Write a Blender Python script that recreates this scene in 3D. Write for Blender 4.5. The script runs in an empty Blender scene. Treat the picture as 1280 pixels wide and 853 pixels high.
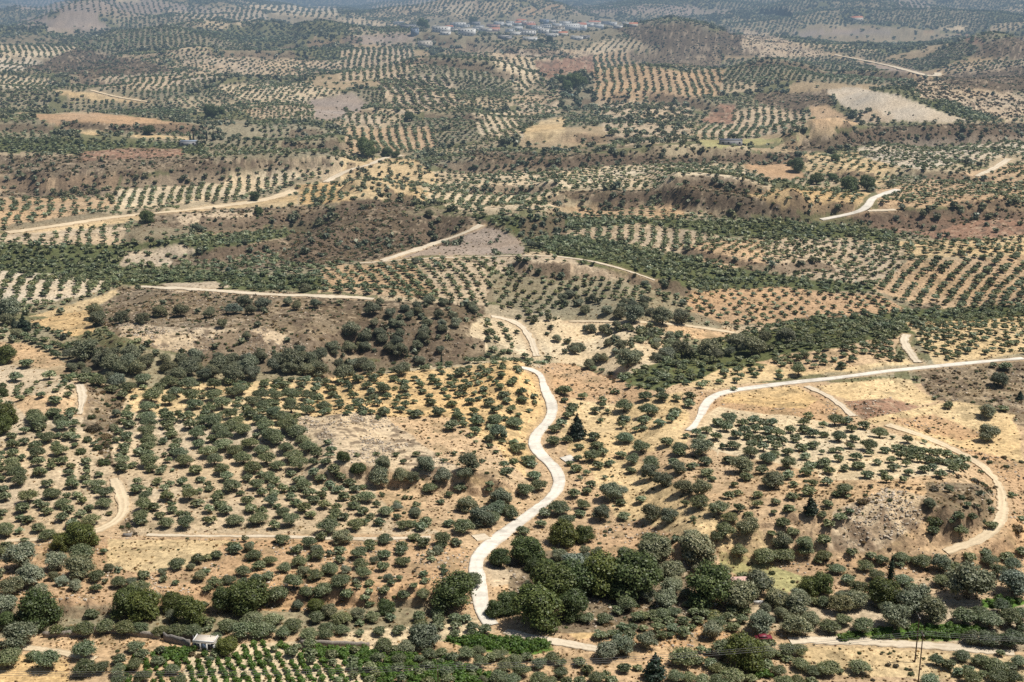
import bpy, math, random
import numpy as np
from mathutils import Vector

random.seed(7)
rng = np.random.default_rng(11)
scene = bpy.context.scene
COL = scene.collection
PI = math.pi

# ------------------------------------------------------------------ camera model
FPX, CX, CY = 1700.0, 640.0, 426.5
CAMH, TH = 170.0, math.radians(17.21)
CT, ST = math.cos(TH), math.sin(TH)

def proj(x, y, z):
    dz = z - CAMH
    dep = y*CT - dz*ST
    return CX + FPX*x/dep, CY - FPX*(y*ST + dz*CT)/dep, dep

def raydir(px, py):
    a = (np.asarray(px, float)-CX)/FPX
    b = (CY-np.asarray(py, float))/FPX
    return a, CT + b*ST, -ST + b*CT            # x, y, z

def plane_pt(px, py):
    dx, dy, dz = raydir(px, py)
    t = -CAMH/dz
    return t*dx, t*dy

# ------------------------------------------------------------------ noise
def _hash(i, j, s):
    i = i.astype(np.int64); j = j.astype(np.int64)
    h = (i*374761393 + j*668265263 + s*1442695041) & 0x7fffffff
    h = ((h ^ (h >> 13))*1274126177) & 0x7fffffff
    h = (h ^ (h >> 16))
    return (h & 0xffff)/65535.0

def vnoise(x, y, s=0):
    xi = np.floor(x); yi = np.floor(y); fx = x-xi; fy = y-yi
    fx = fx*fx*(3-2*fx); fy = fy*fy*(3-2*fy)
    a = _hash(xi, yi, s); b = _hash(xi+1, yi, s); c = _hash(xi, yi+1, s); d = _hash(xi+1, yi+1, s)
    return (a*(1-fx)+b*fx)*(1-fy) + (c*(1-fx)+d*fx)*fy

def fbm(x, y, s=0, octv=3):
    v = 0; a = 0.5; t = 0
    for o in range(octv):
        c_, s_ = math.cos(.7+1.1*o), math.sin(.7+1.1*o)
        v = v + a*vnoise((x*c_-y*s_)*2**o+17.3*o, (x*s_+y*c_)*2**o-9.1*o, s+o*7); t += a; a *= 0.5
    return v/t

def sstep(a, b, x):
    t = np.clip((x-a)/(b-a), 0, 1)
    return t*t*(3-2*t)

# ------------------------------------------------------------------ terrain grid (u = X/Y, v = 1/Y)
NU, NV = 1740, 1600
U0, U1 = -0.64, 0.64
V0, V1 = 1/190.0, 1/45000.0
ug = np.linspace(U0, U1, NU)
vg = np.linspace(V0, V1, NV)
Yg = 1/vg
GX = ug[None, :]*Yg[:, None]
GY = np.repeat(Yg[:, None], NU, 1)
DS = 0.478                     # depth scale of noise and thresholds
GN = GY/DS

# scarps: (toe or crest line in photo pixels, rise (+) or drop (-) behind it, width of the face, decay length)
SCARPS = [
 ([(850,708),(940,700),(1040,697),(1120,700),(1200,706),(1270,690)], 9, 34, 260),
 ([(385,612),(450,606),(520,612),(585,612),(640,622)], 5, 16, 160),
 ([(-60,772),(100,776),(250,772),(400,768),(600,766)], 3.2, 10, 110),
 ([(400,474),(470,468),(560,462),(640,452),(700,456),(745,470),(770,478)], -9, 30, 130),
 ([(850,466),(900,445),(1000,415),(1140,392),(1290,384)], -9, 40, 160),
 ([(90,470),(250,462),(400,462),(560,452),(590,440)], 8, 70, 190),
 ([(0,345),(150,362),(300,366),(470,378),(560,384)], -3, 20, 150),
 ([(370,330),(430,318),(520,318),(600,300),(660,300),(700,306)], 13, 90, 160),
 ([(1000,284),(1100,286),(1200,284),(1290,284)], 8, 40, 200),
 ([(840,272),(900,280),(960,284),(1010,284)], 11, 24, 260),
 ([(690,262),(760,262),(860,262),(950,268)], 6, 24, 200),
 ([(560,212),(650,216),(760,218),(860,214),(1000,210)], 8, 34, 260),
 ([(990,194),(1040,196),(1120,184),(1200,178),(1290,176)], 16, 50, 320),
 ([(0,228),(120,230),(250,224),(400,214),(430,212)], 10, 40, 280),
 ([(170,284),(260,284),(380,276),(470,272)], 7, 50, 200),
 ([(0,178),(120,180),(270,176),(400,172)], 6, 30, 200),
 ([(60,108),(150,112),(230,112)], 8, 60, 300),
 ([(360,72),(520,66),(620,74),(720,78)], 10, 60, 400),
 ([(0,52),(130,54),(300,58),(420,64)], 14, 90, 500),
 ([(425,250),(470,252),(525,262)], 5, 26, 160), ([(590,190),(700,184),(860,188)], 5, 24, 200),
 ([(585,243),(640,240),(705,248)], 4, 20, 160), ([(430,102),(540,108),(640,112)], 7, 30, 260), ([(690,138),(800,132),(900,142)], 7, 28, 260),
 ([(940,112),(1060,108),(1180,118)], 9, 34, 300), ([(1040,226),(1160,236),(1290,236)], 5, 22, 200),
 ([(640,350),(740,360),(860,366)], 4, 18, 140), ([(150,308),(260,312),(340,300)], 5, 22, 160), ([(250,196),(340,200),(430,196)], 5, 24, 200),
 ([(860,320),(960,332),(1040,326)], 4, 18, 140), ([(130,84),(260,88),(400,84)], 8, 34, 300), ([(450,150),(520,152),(600,158)], 5, 22, 200),
]
# hills: centre px, half width px, half depth m, height m
HILLS = [
 (1120,152,105,140,20), (855,72,110,330,36), (1265,88,70,260,34), (98,42,45,260,26),
 (1230,130,80,200,12), (620,300,60,60,6), (430,76,160,380,10), (960,120,90,240,10),
 (60,520,60,45,4), (340,560,130,60,4), (640,500,60,60,5), (1100,470,120,60,3),
 (640,34,150,420,34), (1000,30,240,900,20), (200,22,160,900,22), (240,96,110,260,9), (820,118,80,200,9),
]
Z = np.zeros_like(GX)
FACE = np.zeros(Z.shape, bool)
far = sstep(900, 4000, GN)
Z += (fbm(GX/420, GN/420, 3, 3)-0.5)*(9+22*far)
mid = sstep(700, 1500, GN)
Z += (fbm(GX/150, GN/230, 21, 3)-0.5)*(5+12*mid+18*far)
Z += (fbm(GX/60, GN/120, 27, 2)-0.5)*(1+2.5*mid+3*far)
Z += (fbm(GX/260, GN/420, 33, 2)-0.5)*(8*mid+26*far)
Z += (fbm(GX/1500, GN/1500, 5, 2)-0.5)*50*sstep(2500, 8000, GN)
Z += (fbm(GX/22, GN/22, 9, 3)-0.5)*1.5
Z += (fbm(GX/4.5, GN/4.5, 13, 2)-0.5)*0.45
for line, h, w, L in SCARPS:
    w = w*.62; L = L*DS
    p = np.array([plane_pt(a, b) for a, b in line])
    xs, ys = p[:, 0], p[:, 1]
    yl = np.interp(GX.ravel(), xs, ys).reshape(GX.shape)
    wob = (fbm(GX/35, GX*0+h*3.1, 31, 3)-0.5)*w*1.4
    t = GY-yl-wob
    span = xs[-1]-xs[0]
    fade = sstep(xs[0]-0.12*span, xs[0]+0.1*span, GX)*(1-sstep(xs[-1]-0.1*span, xs[-1]+0.12*span, GX))
    m = (t > 0) & (t < 6*L)
    r = np.where(m, h*sstep(0, w, t)*np.exp(-np.clip(t-w, 0, None)/L), 0)
    Z += r*fade*(0.75+0.5*vnoise(GX/60, GN/200, 41))
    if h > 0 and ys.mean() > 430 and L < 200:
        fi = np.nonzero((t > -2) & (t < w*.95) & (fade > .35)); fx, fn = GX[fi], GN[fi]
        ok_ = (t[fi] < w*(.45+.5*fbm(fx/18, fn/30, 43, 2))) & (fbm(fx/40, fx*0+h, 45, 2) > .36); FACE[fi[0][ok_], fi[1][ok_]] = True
for cx, cy, wpx, dm, h in HILLS:
    dm = dm*DS
    x0, y0 = plane_pt(cx, cy)
    s = FPX/math.hypot(x0, y0)
    rx = wpx/s
    q = ((GX-x0)/rx)**2 + ((GY-y0-dm*0.5)/dm)**2
    Z += h*np.exp(-q*1.6)

dzdy = np.gradient(Z, axis=0)/np.gradient(GY, axis=0); sl = sstep(.20, .65, np.abs(dzdy))*(GN < 2600)
rid = 1-np.abs(fbm(GX/9, GN/26, 15, 3)*2-1)
Z += sl*((rid-.6)*3.4+(fbm(GX/3.2, GN/5, 17, 3)-.5)*2.2)
del rid, sl, dzdy

def ground(px, py):
    """first terrain point seen through a point of the photograph"""
    dx, dy, dz = raydir(px, py)
    u = float(dx/dy); k = float(dz/dy)
    c = (u-U0)/(U1-U0)*(NU-1); c0 = int(max(0, min(NU-2, math.floor(c)))); f = c-c0
    col = Z[:, c0]*(1-f)+Z[:, c0+1]*f
    d = col-(CAMH+Yg*k)
    idx = np.argmax(d > 0)
    if d[idx] <= 0: idx = NV-1
    if idx == 0: y = Yg[0]; z = col[0]
    else:
        a, b = d[idx-1], d[idx]; t = -a/(b-a)
        v = vg[idx-1]*(1-t)+vg[idx]*t
        y = 1/v; z = col[idx-1]*(1-t)+col[idx]*t
    return u*y, y, z

def sample(arr, x, y):
    x = np.asarray(x, float); y = np.asarray(y, float)
    u = np.clip((x/y-U0)/(U1-U0)*(NU-1), 0, NU-1.001)
    v = np.clip((1/y-V0)/(V1-V0)*(NV-1), 0, NV-1.001)
    i = v.astype(int); j = u.astype(int); fi = v-i; fj = u-j
    return (arr[i, j]*(1-fj)+arr[i, j+1]*fj)*(1-fi)+(arr[i+1, j]*(1-fj)+arr[i+1, j+1]*fj)*fi

# ------------------------------------------------------------------ roads
# name, label, pixel line, width m, surface
ROADS = [
 ('main_road', 'pale winding concrete road', [(644,459),(660,460),(673,463),(678,470),(679,485),(686,496),(694,509),(691,520),(680,533),(668,544),(662,553),(666,562),(684,574),(699,593),(701,609),(688,624),(670,637),(648,653),(632,665),(612,680),(596,694),(589,706),(594,718),(603,729),(603,744),(594,759),(597,769),(612,781),(626,789)], 3.7, 'concrete'),
 ('side_road', 'narrow end of the road under the trees', [(616,783),(640,794),(672,799),(700,803),(750,812),(790,817)], 2.9, 'pale'),
 ('side_road', 'pale lane behind the crest', [(674,450),(667,438),(664,424),(655,410),(644,400),(622,397),(603,393)], 3.4, 'pale'),
 ('side_road', 'white road crossing the right hillside', [(858,543),(866,534),(874,524),(879,510),(885,499),(900,490),(930,486),(975,480),(1020,475),(1060,471),(1105,464),(1130,462),(1160,459),(1220,453),(1290,447)], 3.0, 'concrete'),
 ('dirt_track', 'dirt spur climbing to the grove', [(1152,458),(1142,446),(1131,431),(1128,421),(1137,416)], 3.4, 'pale'),
 ('dirt_track', 'dirt track curving below the white road', [(998,480),(1028,490),(1048,503),(1064,518),(1070,525)], 2.6, 'pale'),
 ('dirt_track', 'sandy track winding down the right slope', [(1098,528),(1140,540),(1190,560),(1215,574),(1240,592),(1252,612),(1253,640),(1250,657),(1235,672),(1210,682),(1165,694)], 3.4, 'sand'),
 ('dirt_track', 'sandy track beside the left grove', [(-10,677),(60,673),(118,668),(146,656),(158,640),(153,620),(145,602),(141,592)], 3.0, 'sand'),
 ('dirt_track', 'thin track below the central grove', [(168,668),(220,670),(300,670),(372,671),(440,674),(500,673),(556,671)], 1.5, 'pale'),
 ('dirt_track', 'short spur joining the concrete road', [(574,674),(598,673),(626,668)], 3.0, 'pale'),
 ('dirt_track', 'short spur right of the road bend', [(692,581),(700,575),(709,571),(722,569),(732,570)], 4.2, 'concrete'),
 ('side_road', 'grey lane behind the straw field', [(968,802),(1024,799),(1100,803),(1180,808),(1225,812),(1290,819)], 3.1, 'pale'),
 ('side_road', 'white road on the far right slope', [(1020,276),(1050,270),(1072,266),(1087,260),(1088,250),(1104,243),(1126,236)], 5, 'concrete'),
 ('dirt_track', 'far spur of the white road', [(1076,264),(1100,263),(1128,262)], 4, 'pale'),
 ('side_road', 'white road by the tall trees', [(405,229),(424,218),(440,211),(462,206),(482,197),(508,194)], 4.6, 'pale'),
 ('dirt_track', 'track over the pale hill', [(470,328),(505,317),(545,304),(580,292),(608,278)], 5, 'pale'),
 ('dirt_track', 'track below the far grove', [(440,330),(520,324),(600,321),(700,321),(770,334),(828,354)], 1.8, 'pale'),
 ('dirt_track', 'long track above the scrub', [(165,358),(250,362),(330,368),(400,370),(478,374)], 4, 'pale'),
 ('dirt_track', 'far track on the right', [(1216,222),(1240,212),(1262,198)], 5, 'pale'),
 ('dirt_track', 'far pale track over the ridge', [(1040,68),(1110,82),(1165,96),(1172,90)], 8, 'pale'),
 ('dirt_track', 'track by the upper left fields', [(0,292),(60,284),(140,272),(240,262),(330,250),(372,236)], 7, 'sand'),
 ('dirt_track', 'track at the edge of the left hill', [(97,478),(104,492),(103,508),(96,524)], 2.6, 'pale'),
 ('side_road', 'pale yard entrance', [(121,870),(124,856),(129,842)], 5, 'concrete'),
 ('dirt_track', 'pale ledge left of the vines', [(0,806),(60,811),(100,822),(140,826)], 2, 'sand'),
 ('dirt_track', 'ledge track in the lower valley', [(470,838),(520,848),(560,812)], 1.6, 'pale'),
 ('dirt_track', 'ridge track far left', [(110,112),(150,122),(190,128)], 4, 'sand'),
 ('dirt_track', 'line of the terrace', [(700,402),(780,402),(850,406),(930,418)], 3, 'sand'),
]
RD = np.full(Z.shape, 99.0); RZ = np.zeros_like(Z); RW = np.full(Z.shape, 1.0)
road_paths = []
def resample(p, step):
    p = np.array(p); d = np.r_[0, np.cumsum(np.linalg.norm(np.diff(p[:, :2], axis=0), axis=1))]
    n = max(3, int(d[-1]/step)); t = np.linspace(0, d[-1], n)
    return np.c_[[np.interp(t, d, p[:, k]) for k in range(p.shape[1])]].T
for nm, lab, line, w, surf in ROADS:
    L = np.array(line, float)
    # smooth line in the picture (Catmull-Rom), then drop on the terrain
    P = []
    for i in range(len(L)-1):
        p0 = L[max(i-1, 0)]; p1 = L[i]; p2 = L[i+1]; p3 = L[min(i+2, len(L)-1)]
        for t in np.linspace(0, 1, 8, endpoint=False):
            P.append(0.5*((2*p1)+(-p0+p2)*t+(2*p0-5*p1+4*p2-p3)*t*t+(-p0+3*p1-3*p2+p3)*t**3))
    P.append(L[-1])
    G = np.array([ground(a, b) for a, b in P])
    G = resample(G, 1.6)
    for k in range(3):
        for c in range(3):
            pad = np.pad(G[:, c], 4, mode='edge'); G[:, c] = np.convolve(pad, np.ones(9)/9, 'valid')
    road_paths.append((nm, lab, G, w, surf))
    for x, y, z in G:
        R = w/2+7
        i0 = int((1/(y+R)-V0)/(V1-V0)*(NV-1)); i1 = int((1/(y-R)-V0)/(V1-V0)*(NV-1))
        i0, i1 = max(0, min(i0, i1)-1), min(NV, max(i0, i1)+2)
        j0 = int(((x-R)/y-U0)/(U1-U0)*(NU-1))-2; j1 = int(((x+R)/y-U0)/(U1-U0)*(NU-1))+3
        j0, j1 = max(0, j0), min(NU, j1)
        if j1 <= j0 or i1 <= i0: continue
        dd = np.hypot(GX[i0:i1, j0:j1]-x, GY[i0:i1, j0:j1]-y)-w/2
        s = RD[i0:i1, j0:j1]; m = dd < s
        s[m] = dd[m]; RZ[i0:i1, j0:j1][m] = z; RW[i0:i1, j0:j1][m] = w
b = 1-sstep(0.6, 4.5, RD)
cell = np.clip(GN*0.0003, 0, 3)          # coarse cells far away need a deeper bed
Z = Z*(1-b)+(RZ-0.14-cell*0.25)*b

# ------------------------------------------------------------------ land cover
PXg, PYg, _ = proj(GX, GY, Z)
# edges of the fields wander: warp the look-up a little
wx = (fbm(GX/14, GN/20, 51, 2)-0.5)*15 + (fbm(GX/60, GN/90, 55, 2)-0.5)*10
wy = (fbm(GX/14, GN/20, 61, 2)-0.5)*6 + (fbm(GX/60, GN/90, 65, 2)-0.5)*4
fs = 1-0.55*sstep(900, 3000, GN)
QX, QY = PXg+wx*fs, PYg+wy*fs

def inpoly(poly, X, Y):
    poly = np.array(poly, float); inside = np.zeros(X.shape, bool)
    n = len(poly); j = n-1
    for i in range(n):
        xi, yi = poly[i]; xj, yj = poly[j]
        if yi != yj:
            c = ((yi > Y) != (yj > Y)) & (X < (xj-xi)*(Y-yi)/(yj-yi)+xi)
            inside ^= c
        j = i
    return inside

CLS = {  # base colours of the ground (linear)
 'straw': (.58,.43,.235), 'gold': (.56,.39,.195), 'sand': (.60,.48,.31), 'pale': (.56,.47,.34), 'beige': (.50,.39,.255),
 'orange': (.47,.31,.175), 'red': (.30,.18,.115), 'scrub': (.215,.165,.105), 'dscrub': (.145,.11,.07), 'rock': (.50,.39,.255),
 'grassy': (.37,.33,.15), 'green': (.11,.12,.05), 'crop': (.10,.17,.035), 'dense': (.285,.245,.155), 'pink': (.36,.285,.215), 'pgrey': (.48,.38,.255), 'tan': (.50,.35,.205),
}
# region: polygon, ground, planting.  planting = (kind, row segment px, along m, across m, crown m, jitter, keep) or ('wild', per 100 m2, size)
OL = 'olive'
REG = [
 # --- far band
 ([(-500,-40),(1780,-40),(1780,70),(-500,70)], 'dense', [(OL,(600,40,660,30),7.0,7.4,4.5,.8,.93)]),
 ([(-500,60),(1780,60),(1780,300),(-500,300)], 'dense', [(OL,(600,200,640,150),5.6,6.1,3.7,.9,.80)]),
 ([(-500,290),(1780,290),(1780,480),(-500,480)], 'dense', [(OL,(600,400,700,380),4.9,5.3,3.6,1.1,.8)]),
 ([(-500,475),(-8,475),(-8,900),(-500,900)], 'tan', [(OL,(30,600,60,540),6.4,6.8,4.8,.8,.85), ('scrub', .8, .9)]),
 ([(1284,475),(1780,475),(1780,900),(1284,900)], 'tan', [(OL,(1200,600,1240,540),6.6,7.4,4.8,.8,.75), ('scrub', .8, .9)]),
 ([(10,2),(180,0),(260,8),(180,20),(30,14)], 'pink', [(OL,(60,12,70,3),9,11,5,.5,.9)]),
 ([(200,14),(330,8),(335,24),(230,26)], 'pgrey', [(OL,(260,24,268,10),9,11,6,.5,.95)]),
 ([(300,5),(420,8),(425,24),(345,18)], 'sand', [(OL,(380,18,386,8),9,13,6,.5,.95)]),
 ([(140,0),(186,2),(176,6),(150,3)], 'sand', []),
 ([(425,22),(480,28),(500,36),(430,30)], 'sand', [(OL,(450,34,452,22),12,10,5,.4,.8)]),
 ([(455,2),(600,-2),(600,16),(470,14)], 'beige', [(OL,(520,12,540,2),10,10,6,.5,.95)]),
 ([(548,14),(588,2),(594,8),(578,18)], 'sand', [(OL,(560,17,572,4),8,13,6,.3,.98)]),
 ([(630,18),(700,4),(702,10),(670,18)], 'orange', [(OL,(650,17,668,6),8,14,6,.3,.98)]),
 ([(700,8),(860,6),(905,18),(840,22),(720,16)], 'pink', [(OL,(800,18,830,8),10,10,6,.5,.9)]),
 ([(850,10),(905,12),(915,18),(860,20)], 'pink', [(OL,(880,18,882,10),12,12,6,.5,.6)]),
 ([(1110,0),(1160,2),(1170,12),(1130,10)], 'pink', [(OL,(1130,10,1120,0),8,12,6,.3,.9)]),
 ([(990,41),(1110,37),(1112,45),(1000,47)], 'pink', []),
 ([(1175,35),(1210,34),(1205,40),(1170,39)], 'sand', []),
 ([(1120,39),(1170,39),(1150,42)], 'orange', []),
 ([(1192,44),(1228,58),(1232,52),(1206,42)], 'red', [(OL,(1196,45,1224,58),5,15,6,.2,.98)]),
 ([(425,46),(560,38),(580,46),(520,56),(430,56)], 'pink', [(OL,(480,50,500,44),11,12,5,.8,.35)]),
 ([(500,50),(760,48),(740,60),(620,60),(520,56)], 'dense', [(OL,(600,58,640,48),8,8,5,1,.7)]),
 ([(520,26),(560,22),(770,20),(786,40),(740,53),(600,52),(520,48)], 'dense', [('wild', .7, 4.8)]),
 ([(58,30),(66,19),(84,15),(116,17),(142,39),(62,40)], 'pink', [('wild', .10, 5)]),
 ([(18,24),(60,17),(60,34),(20,34)], 'pink', [(OL,(30,34,60,20),12,11,6,1,.7)]),
 # --- left, upper
 ([(-20,55),(96,58),(96,71),(-20,72)], 'sand', [(OL,(50,70,40,56),6,8.6,4.6,.35,.97)]),
 ([(-20,72),(90,76),(84,86),(-20,90)], 'pale', [(OL,(20,88,36,74),6.5,8,4.4,.5,.9)]),
 ([(-20,90),(70,100),(62,111),(-20,109)], 'sand', [(OL,(20,108,36,92),6.5,7.6,4.2,.5,.93)]),
 ([(30,86),(96,60),(150,72),(210,84),(215,102),(130,98),(90,94)], 'dscrub', [('scrub', 2.0, 1.4), ('wild', .2, 4)]),
 ([(90,97),(215,92),(275,96),(210,111),(150,112),(96,106)], 'pgrey', [(OL,(120,110,140,96),6.6,8,4.4,.5,.93)]),
 ([(215,62),(330,72),(430,76),(430,92),(330,98),(230,84)], 'beige', [(OL,(300,90,340,76),7.5,8,4.6,.7,.9)]),
 ([(270,108),(380,104),(430,116),(380,128),(300,124)], 'sand', [(OL,(330,124,350,108),7,7.4,4.6,.6,.9)]),
 ([(62,112),(110,116),(160,123),(192,129),(150,128),(90,122)], 'straw', []),
 ([(20,140),(62,143),(120,141),(200,150),(268,160),(266,166),(200,160),(150,158),(75,157)], 'orange', []),
 ([(75,150),(110,154),(170,158),(240,163),(230,168),(140,166),(80,160)], 'dscrub', [('scrub', 2.2, 1.3)]),
 ([(160,168),(250,172),(235,176),(170,172)], 'straw', []),
 ([(60,158),(130,164),(120,170),(78,166)], 'straw', []),
 ([(-20,112),(60,116),(62,138),(-20,140)], 'dense', [(OL,(20,138,60,120),6,6.4,5,1,.95)]),
 ([(240,150),(310,150),(330,175),(250,182)], 'dense', [('wild', 1.6, 5.5)]),
 ([(-20,168),(100,176),(250,180),(262,192),(-20,190)], 'green', [(OL,(100,190,140,170),5.8,6,5,1,.97)]),
 ([(255,182),(420,166),(436,196),(300,200)], 'dense', [(OL,(300,196,340,176),6.2,6.8,5,.6,.97)]),
 ([(290,128),(420,128),(420,152),(320,150)], 'beige', [(OL,(320,148,370,134),6.4,6.6,4.6,.6,.95)]),
 ([(-20,194),(300,198),(410,202),(412,210),(250,213),(120,222),(-20,218)], 'scrub', [('scrub', 2.2, 1.4), ('wild', .35, 4)]),
 ([(100,188),(230,186),(230,196),(100,202)], 'red', [('scrub', 1.2, 1.2)]),
 ([(-20,222),(150,219),(146,258),(60,274),(-20,284)], 'tan', [(OL,(60,268,66,226),7,9,4.6,.9,.8)]),
 ([(-20,238),(150,238),(150,246),(-20,250)], 'scrub', [('wild', .8, 4.5), ('scrub', 1.4, 1.3)]),
 ([(154,222),(368,213),(376,222),(340,236),(250,252),(145,264)], 'sand', [(OL,(174,262,184,222),5.6,7.4,4.6,.3,.98)]),
 ([(20,290),(130,272),(230,262),(330,248),(370,244),(374,256),(300,265),(180,275),(100,288),(30,296)], 'straw', []),
 ([(372,232),(432,226),(440,250),(376,258)], 'gold', [(OL,(390,256,400,232),6.4,7.4,4.4,.5,.92)]),
 ([(170,268),(380,258),(440,262),(440,272),(330,283),(180,284)], 'scrub', [('scrub', 2.2, 1.4), ('wild', .3, 3.6)]),
 ([(215,268),(330,262),(320,276),(230,280)], 'rock', [('scrub', 1.6, 1.3), ('wild', .15, 3.6)]),
 ([(253,291),(350,283),(372,282),(330,290),(262,296)], 'tan', []),
 ([(-20,292),(160,284),(150,308),(-20,312)], 'beige', [(OL,(60,310,66,290),7.5,8.5,5,.8,.9)]),
 # --- centre, upper
 ([(425,62),(512,60),(530,76),(500,98),(425,102)], 'beige', [(OL,(460,98,464,64),5.6,8.4,4.6,.4,.93)]),
 ([(470,98),(560,94),(590,112),(582,134),(500,142),(478,120)], 'beige', [(OL,(540,134,505,98),7.4,10,6.6,.7,.92)]),
 ([(548,70),(612,66),(640,92),(620,106),(560,96)], 'dense', [(OL,(600,100,570,68),5.8,7.6,5.2,.4,.98)]),
 ([(560,98),(640,104),(640,124),(580,126)], 'dense', [(OL,(600,120,640,110),6,6.4,5,.6,.95)]),
 ([(612,68),(665,75),(676,100),(650,116),(632,100)], 'sand', [(OL,(652,112,622,70),6,9,4.8,.4,.95)]),
 ([(560,62),(720,62),(760,66),(740,72),(660,74),(580,67)], 'rock', [('scrub', .9, 1.4)]),
 ([(668,76),(746,70),(744,96),(690,100),(674,94)], 'red', [('scrub', .7, .9)]),
 ([(742,70),(785,64),(792,80),(856,90),(905,86),(902,120),(820,128),(740,128)], 'tan', [(OL,(756,124,752,72),6.0,9.4,4.8,.35,.95)]),
 ([(724,62),(760,50),(818,48),(816,63),(740,67)], 'sand', [(OL,(760,66,776,48),7.5,11,5,.5,.9)]),
 ([(785,66),(850,64),(905,72),(900,86),(850,84),(794,78)], 'scrub', [('scrub', 2.2, 1.3)]),
 ([(768,36),(800,30),(862,30),(920,42),(990,60),(1000,70),(905,70),(850,66),(810,58)], 'dscrub', [('scrub', 1.8, 1.5), ('wild', .08, 4)]),
 ([(700,92),(740,92),(745,140),(690,142),(670,118)], 'dense', [('wild', 1.5, 7)]),
 ([(590,142),(650,140),(654,172),(600,168)], 'sand', [(OL,(640,168,612,142),6.4,7.6,4.6,.4,.95)]),
 ([(640,118),(700,112),(700,140),(650,146)], 'beige', [(OL,(650,140,690,118),8,8,5,1.2,.8)]),
 ([(655,164),(690,148),(706,146),(706,164),(690,178),(656,172)], 'straw', [('wild', .12, 4)]),
 ([(698,178),(730,164),(750,168),(742,181)], 'tan', [('wild', .2, 4)]),
 ([(745,128),(860,124),(870,176),(760,182)], 'beige', [('wild', 1.1, 5.4), (OL,(780,170,820,140),8,9,5,1.2,.6)]),
 ([(870,176),(1000,172),(990,178),(880,186)], 'grassy', []),
 ([(430,160),(540,158),(545,186),(440,192)], 'tan', [(OL,(452,190,446,160),5.2,8.6,5,.35,.96)]),
 ([(386,126),(440,116),(458,130),(440,149),(396,151)], 'pink', [('scrub', .3, 1)]),
 ([(430,136),(482,150),(472,160),(430,152)], 'beige', [(OL,(450,158,430,136),6,8,4.6,.4,.95)]),
 ([(560,190),(700,193),(860,196),(1000,190),(1000,200),(860,206),(640,209)], 'dscrub', [('scrub', 2.4, 1.5), ('wild', .2, 4)]),
 ([(560,205),(700,209),(860,206),(935,214),(905,236),(780,234),(640,236),(580,226)], 'sand', [(OL,(640,232,720,212),6.6,7.4,4.7,.6,.93)]),
 ([(690,240),(780,238),(860,236),(960,250),(860,256),(720,251)], 'dscrub', [('scrub', 2.2, 1.4), ('wild', .3, 4)]),
 ([(700,258),(855,254),(858,273),(730,270)], 'tan', [(OL,(740,264,850,264),9,12,5,.4,.95)]),
 ([(425,196),(520,200),(560,230),(530,252),(425,246)], 'straw', [('wild', .9, 4.4), (OL,(450,244,480,204),9,9,4.6,1,.6)]),
 ([(525,232),(600,226),(700,240),(690,262),(560,262)], 'sand', [(OL,(560,260,590,232),7,8,5,.6,.9)]),
 ([(425,250),(515,250),(522,263),(430,268)], 'dscrub', [('scrub', 2.2, 1.4)]),
 ([(560,268),(700,270),(860,275),(1040,278),(1130,290),(1110,302),(900,297),(750,292),(650,286)], 'green', [(OL,(700,284,800,280),5.4,6,5.2,1,.98)]),
 # --- right, upper
 ([(930,36),(990,52),(1040,68),(1010,72),(960,75),(925,62)], 'rock', [('scrub', 1.2, 1.5)]),
 ([(905,76),(1000,72),(1100,90),(1150,104),(1060,106),(1000,100),(905,106)], 'dense', [(OL,(960,98,1010,80),6,6.8,5,.5,.95)]),
 ([(1060,70),(1172,94),(1150,100),(1100,88)], 'pink', []),
 ([(1140,102),(1180,99),(1280,120),(1290,146),(1250,149),(1200,138),(1150,122)], 'rock', [('scrub', 2.6, 1.6), ('wild', .15, 4)]),
 ([(1100,118),(1180,126),(1250,150),(1180,153),(1120,134)], 'green', [(OL,(1120,130,1200,150),5.4,6,5,1,.98)]),
 ([(1170,96),(1290,80),(1290,118),(1200,110)], 'dscrub', [('scrub', 1.8, 1.4)]),
 ([(1212,72),(1240,50),(1290,44),(1290,74)], 'dscrub', [('scrub', 1.4, 1.5)]),
 ([(1165,88),(1220,76),(1290,74),(1290,82),(1190,94)], 'beige', [(OL,(1200,90,1260,76),7,9,6,.4,.96)]),
 ([(1034,113),(1060,109),(1120,118),(1165,136),(1216,151),(1130,153),(1085,146),(1055,134)], 'pale', [('scrub', .15, 1)]),
 ([(1066,142),(1090,137),(1125,146),(1110,154),(1070,154)], 'pgrey', [('wild', 2.0, 5.5)]),
 ([(1010,131),(1032,130),(1076,155),(1060,161),(1020,162)], 'tan', [('scrub', .3, 1)]),
 ([(874,152),(898,131),(920,131),(916,156)], 'red', [('scrub', .3, 1)]),
 ([(915,140),(960,132),(1010,140),(1022,160),(940,172),(862,176),(872,156),(915,156)], 'beige', [(OL,(940,168,952,134),6.2,8.2,4.8,.4,.93)]),
 ([(940,118),(1034,112),(1044,132),(1010,132),(1000,142),(950,132)], 'dscrub', [('scrub', 2.2, 1.5)]),
 ([(1000,176),(1100,158),(1290,153),(1290,170),(1150,173),(1060,183),(1030,190),(1000,190)], 'dscrub', [('scrub', 2.6, 1.6), ('wild', .3, 4)]),
 ([(1066,186),(1150,172),(1290,169),(1290,188),(1240,198),(1150,213),(1100,202)], 'pale', [(OL,(1100,202,1190,178),7.2,7.6,4.8,.6,.92)]),
 ([(990,194),(1070,190),(1130,214),(1100,232),(1010,216)], 'straw', [(OL,(1030,216,1060,194),8,8,4.8,.8,.85)]),
 ([(925,206),(990,196),(1010,225),(960,226)], 'orange', [('wild', .25, 5)]),
 ([(850,226),(940,232),(995,262),(1000,280),(900,262),(850,256)], 'dscrub', [('scrub', 2.6, 1.6), ('wild', .25, 4)]),
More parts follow.
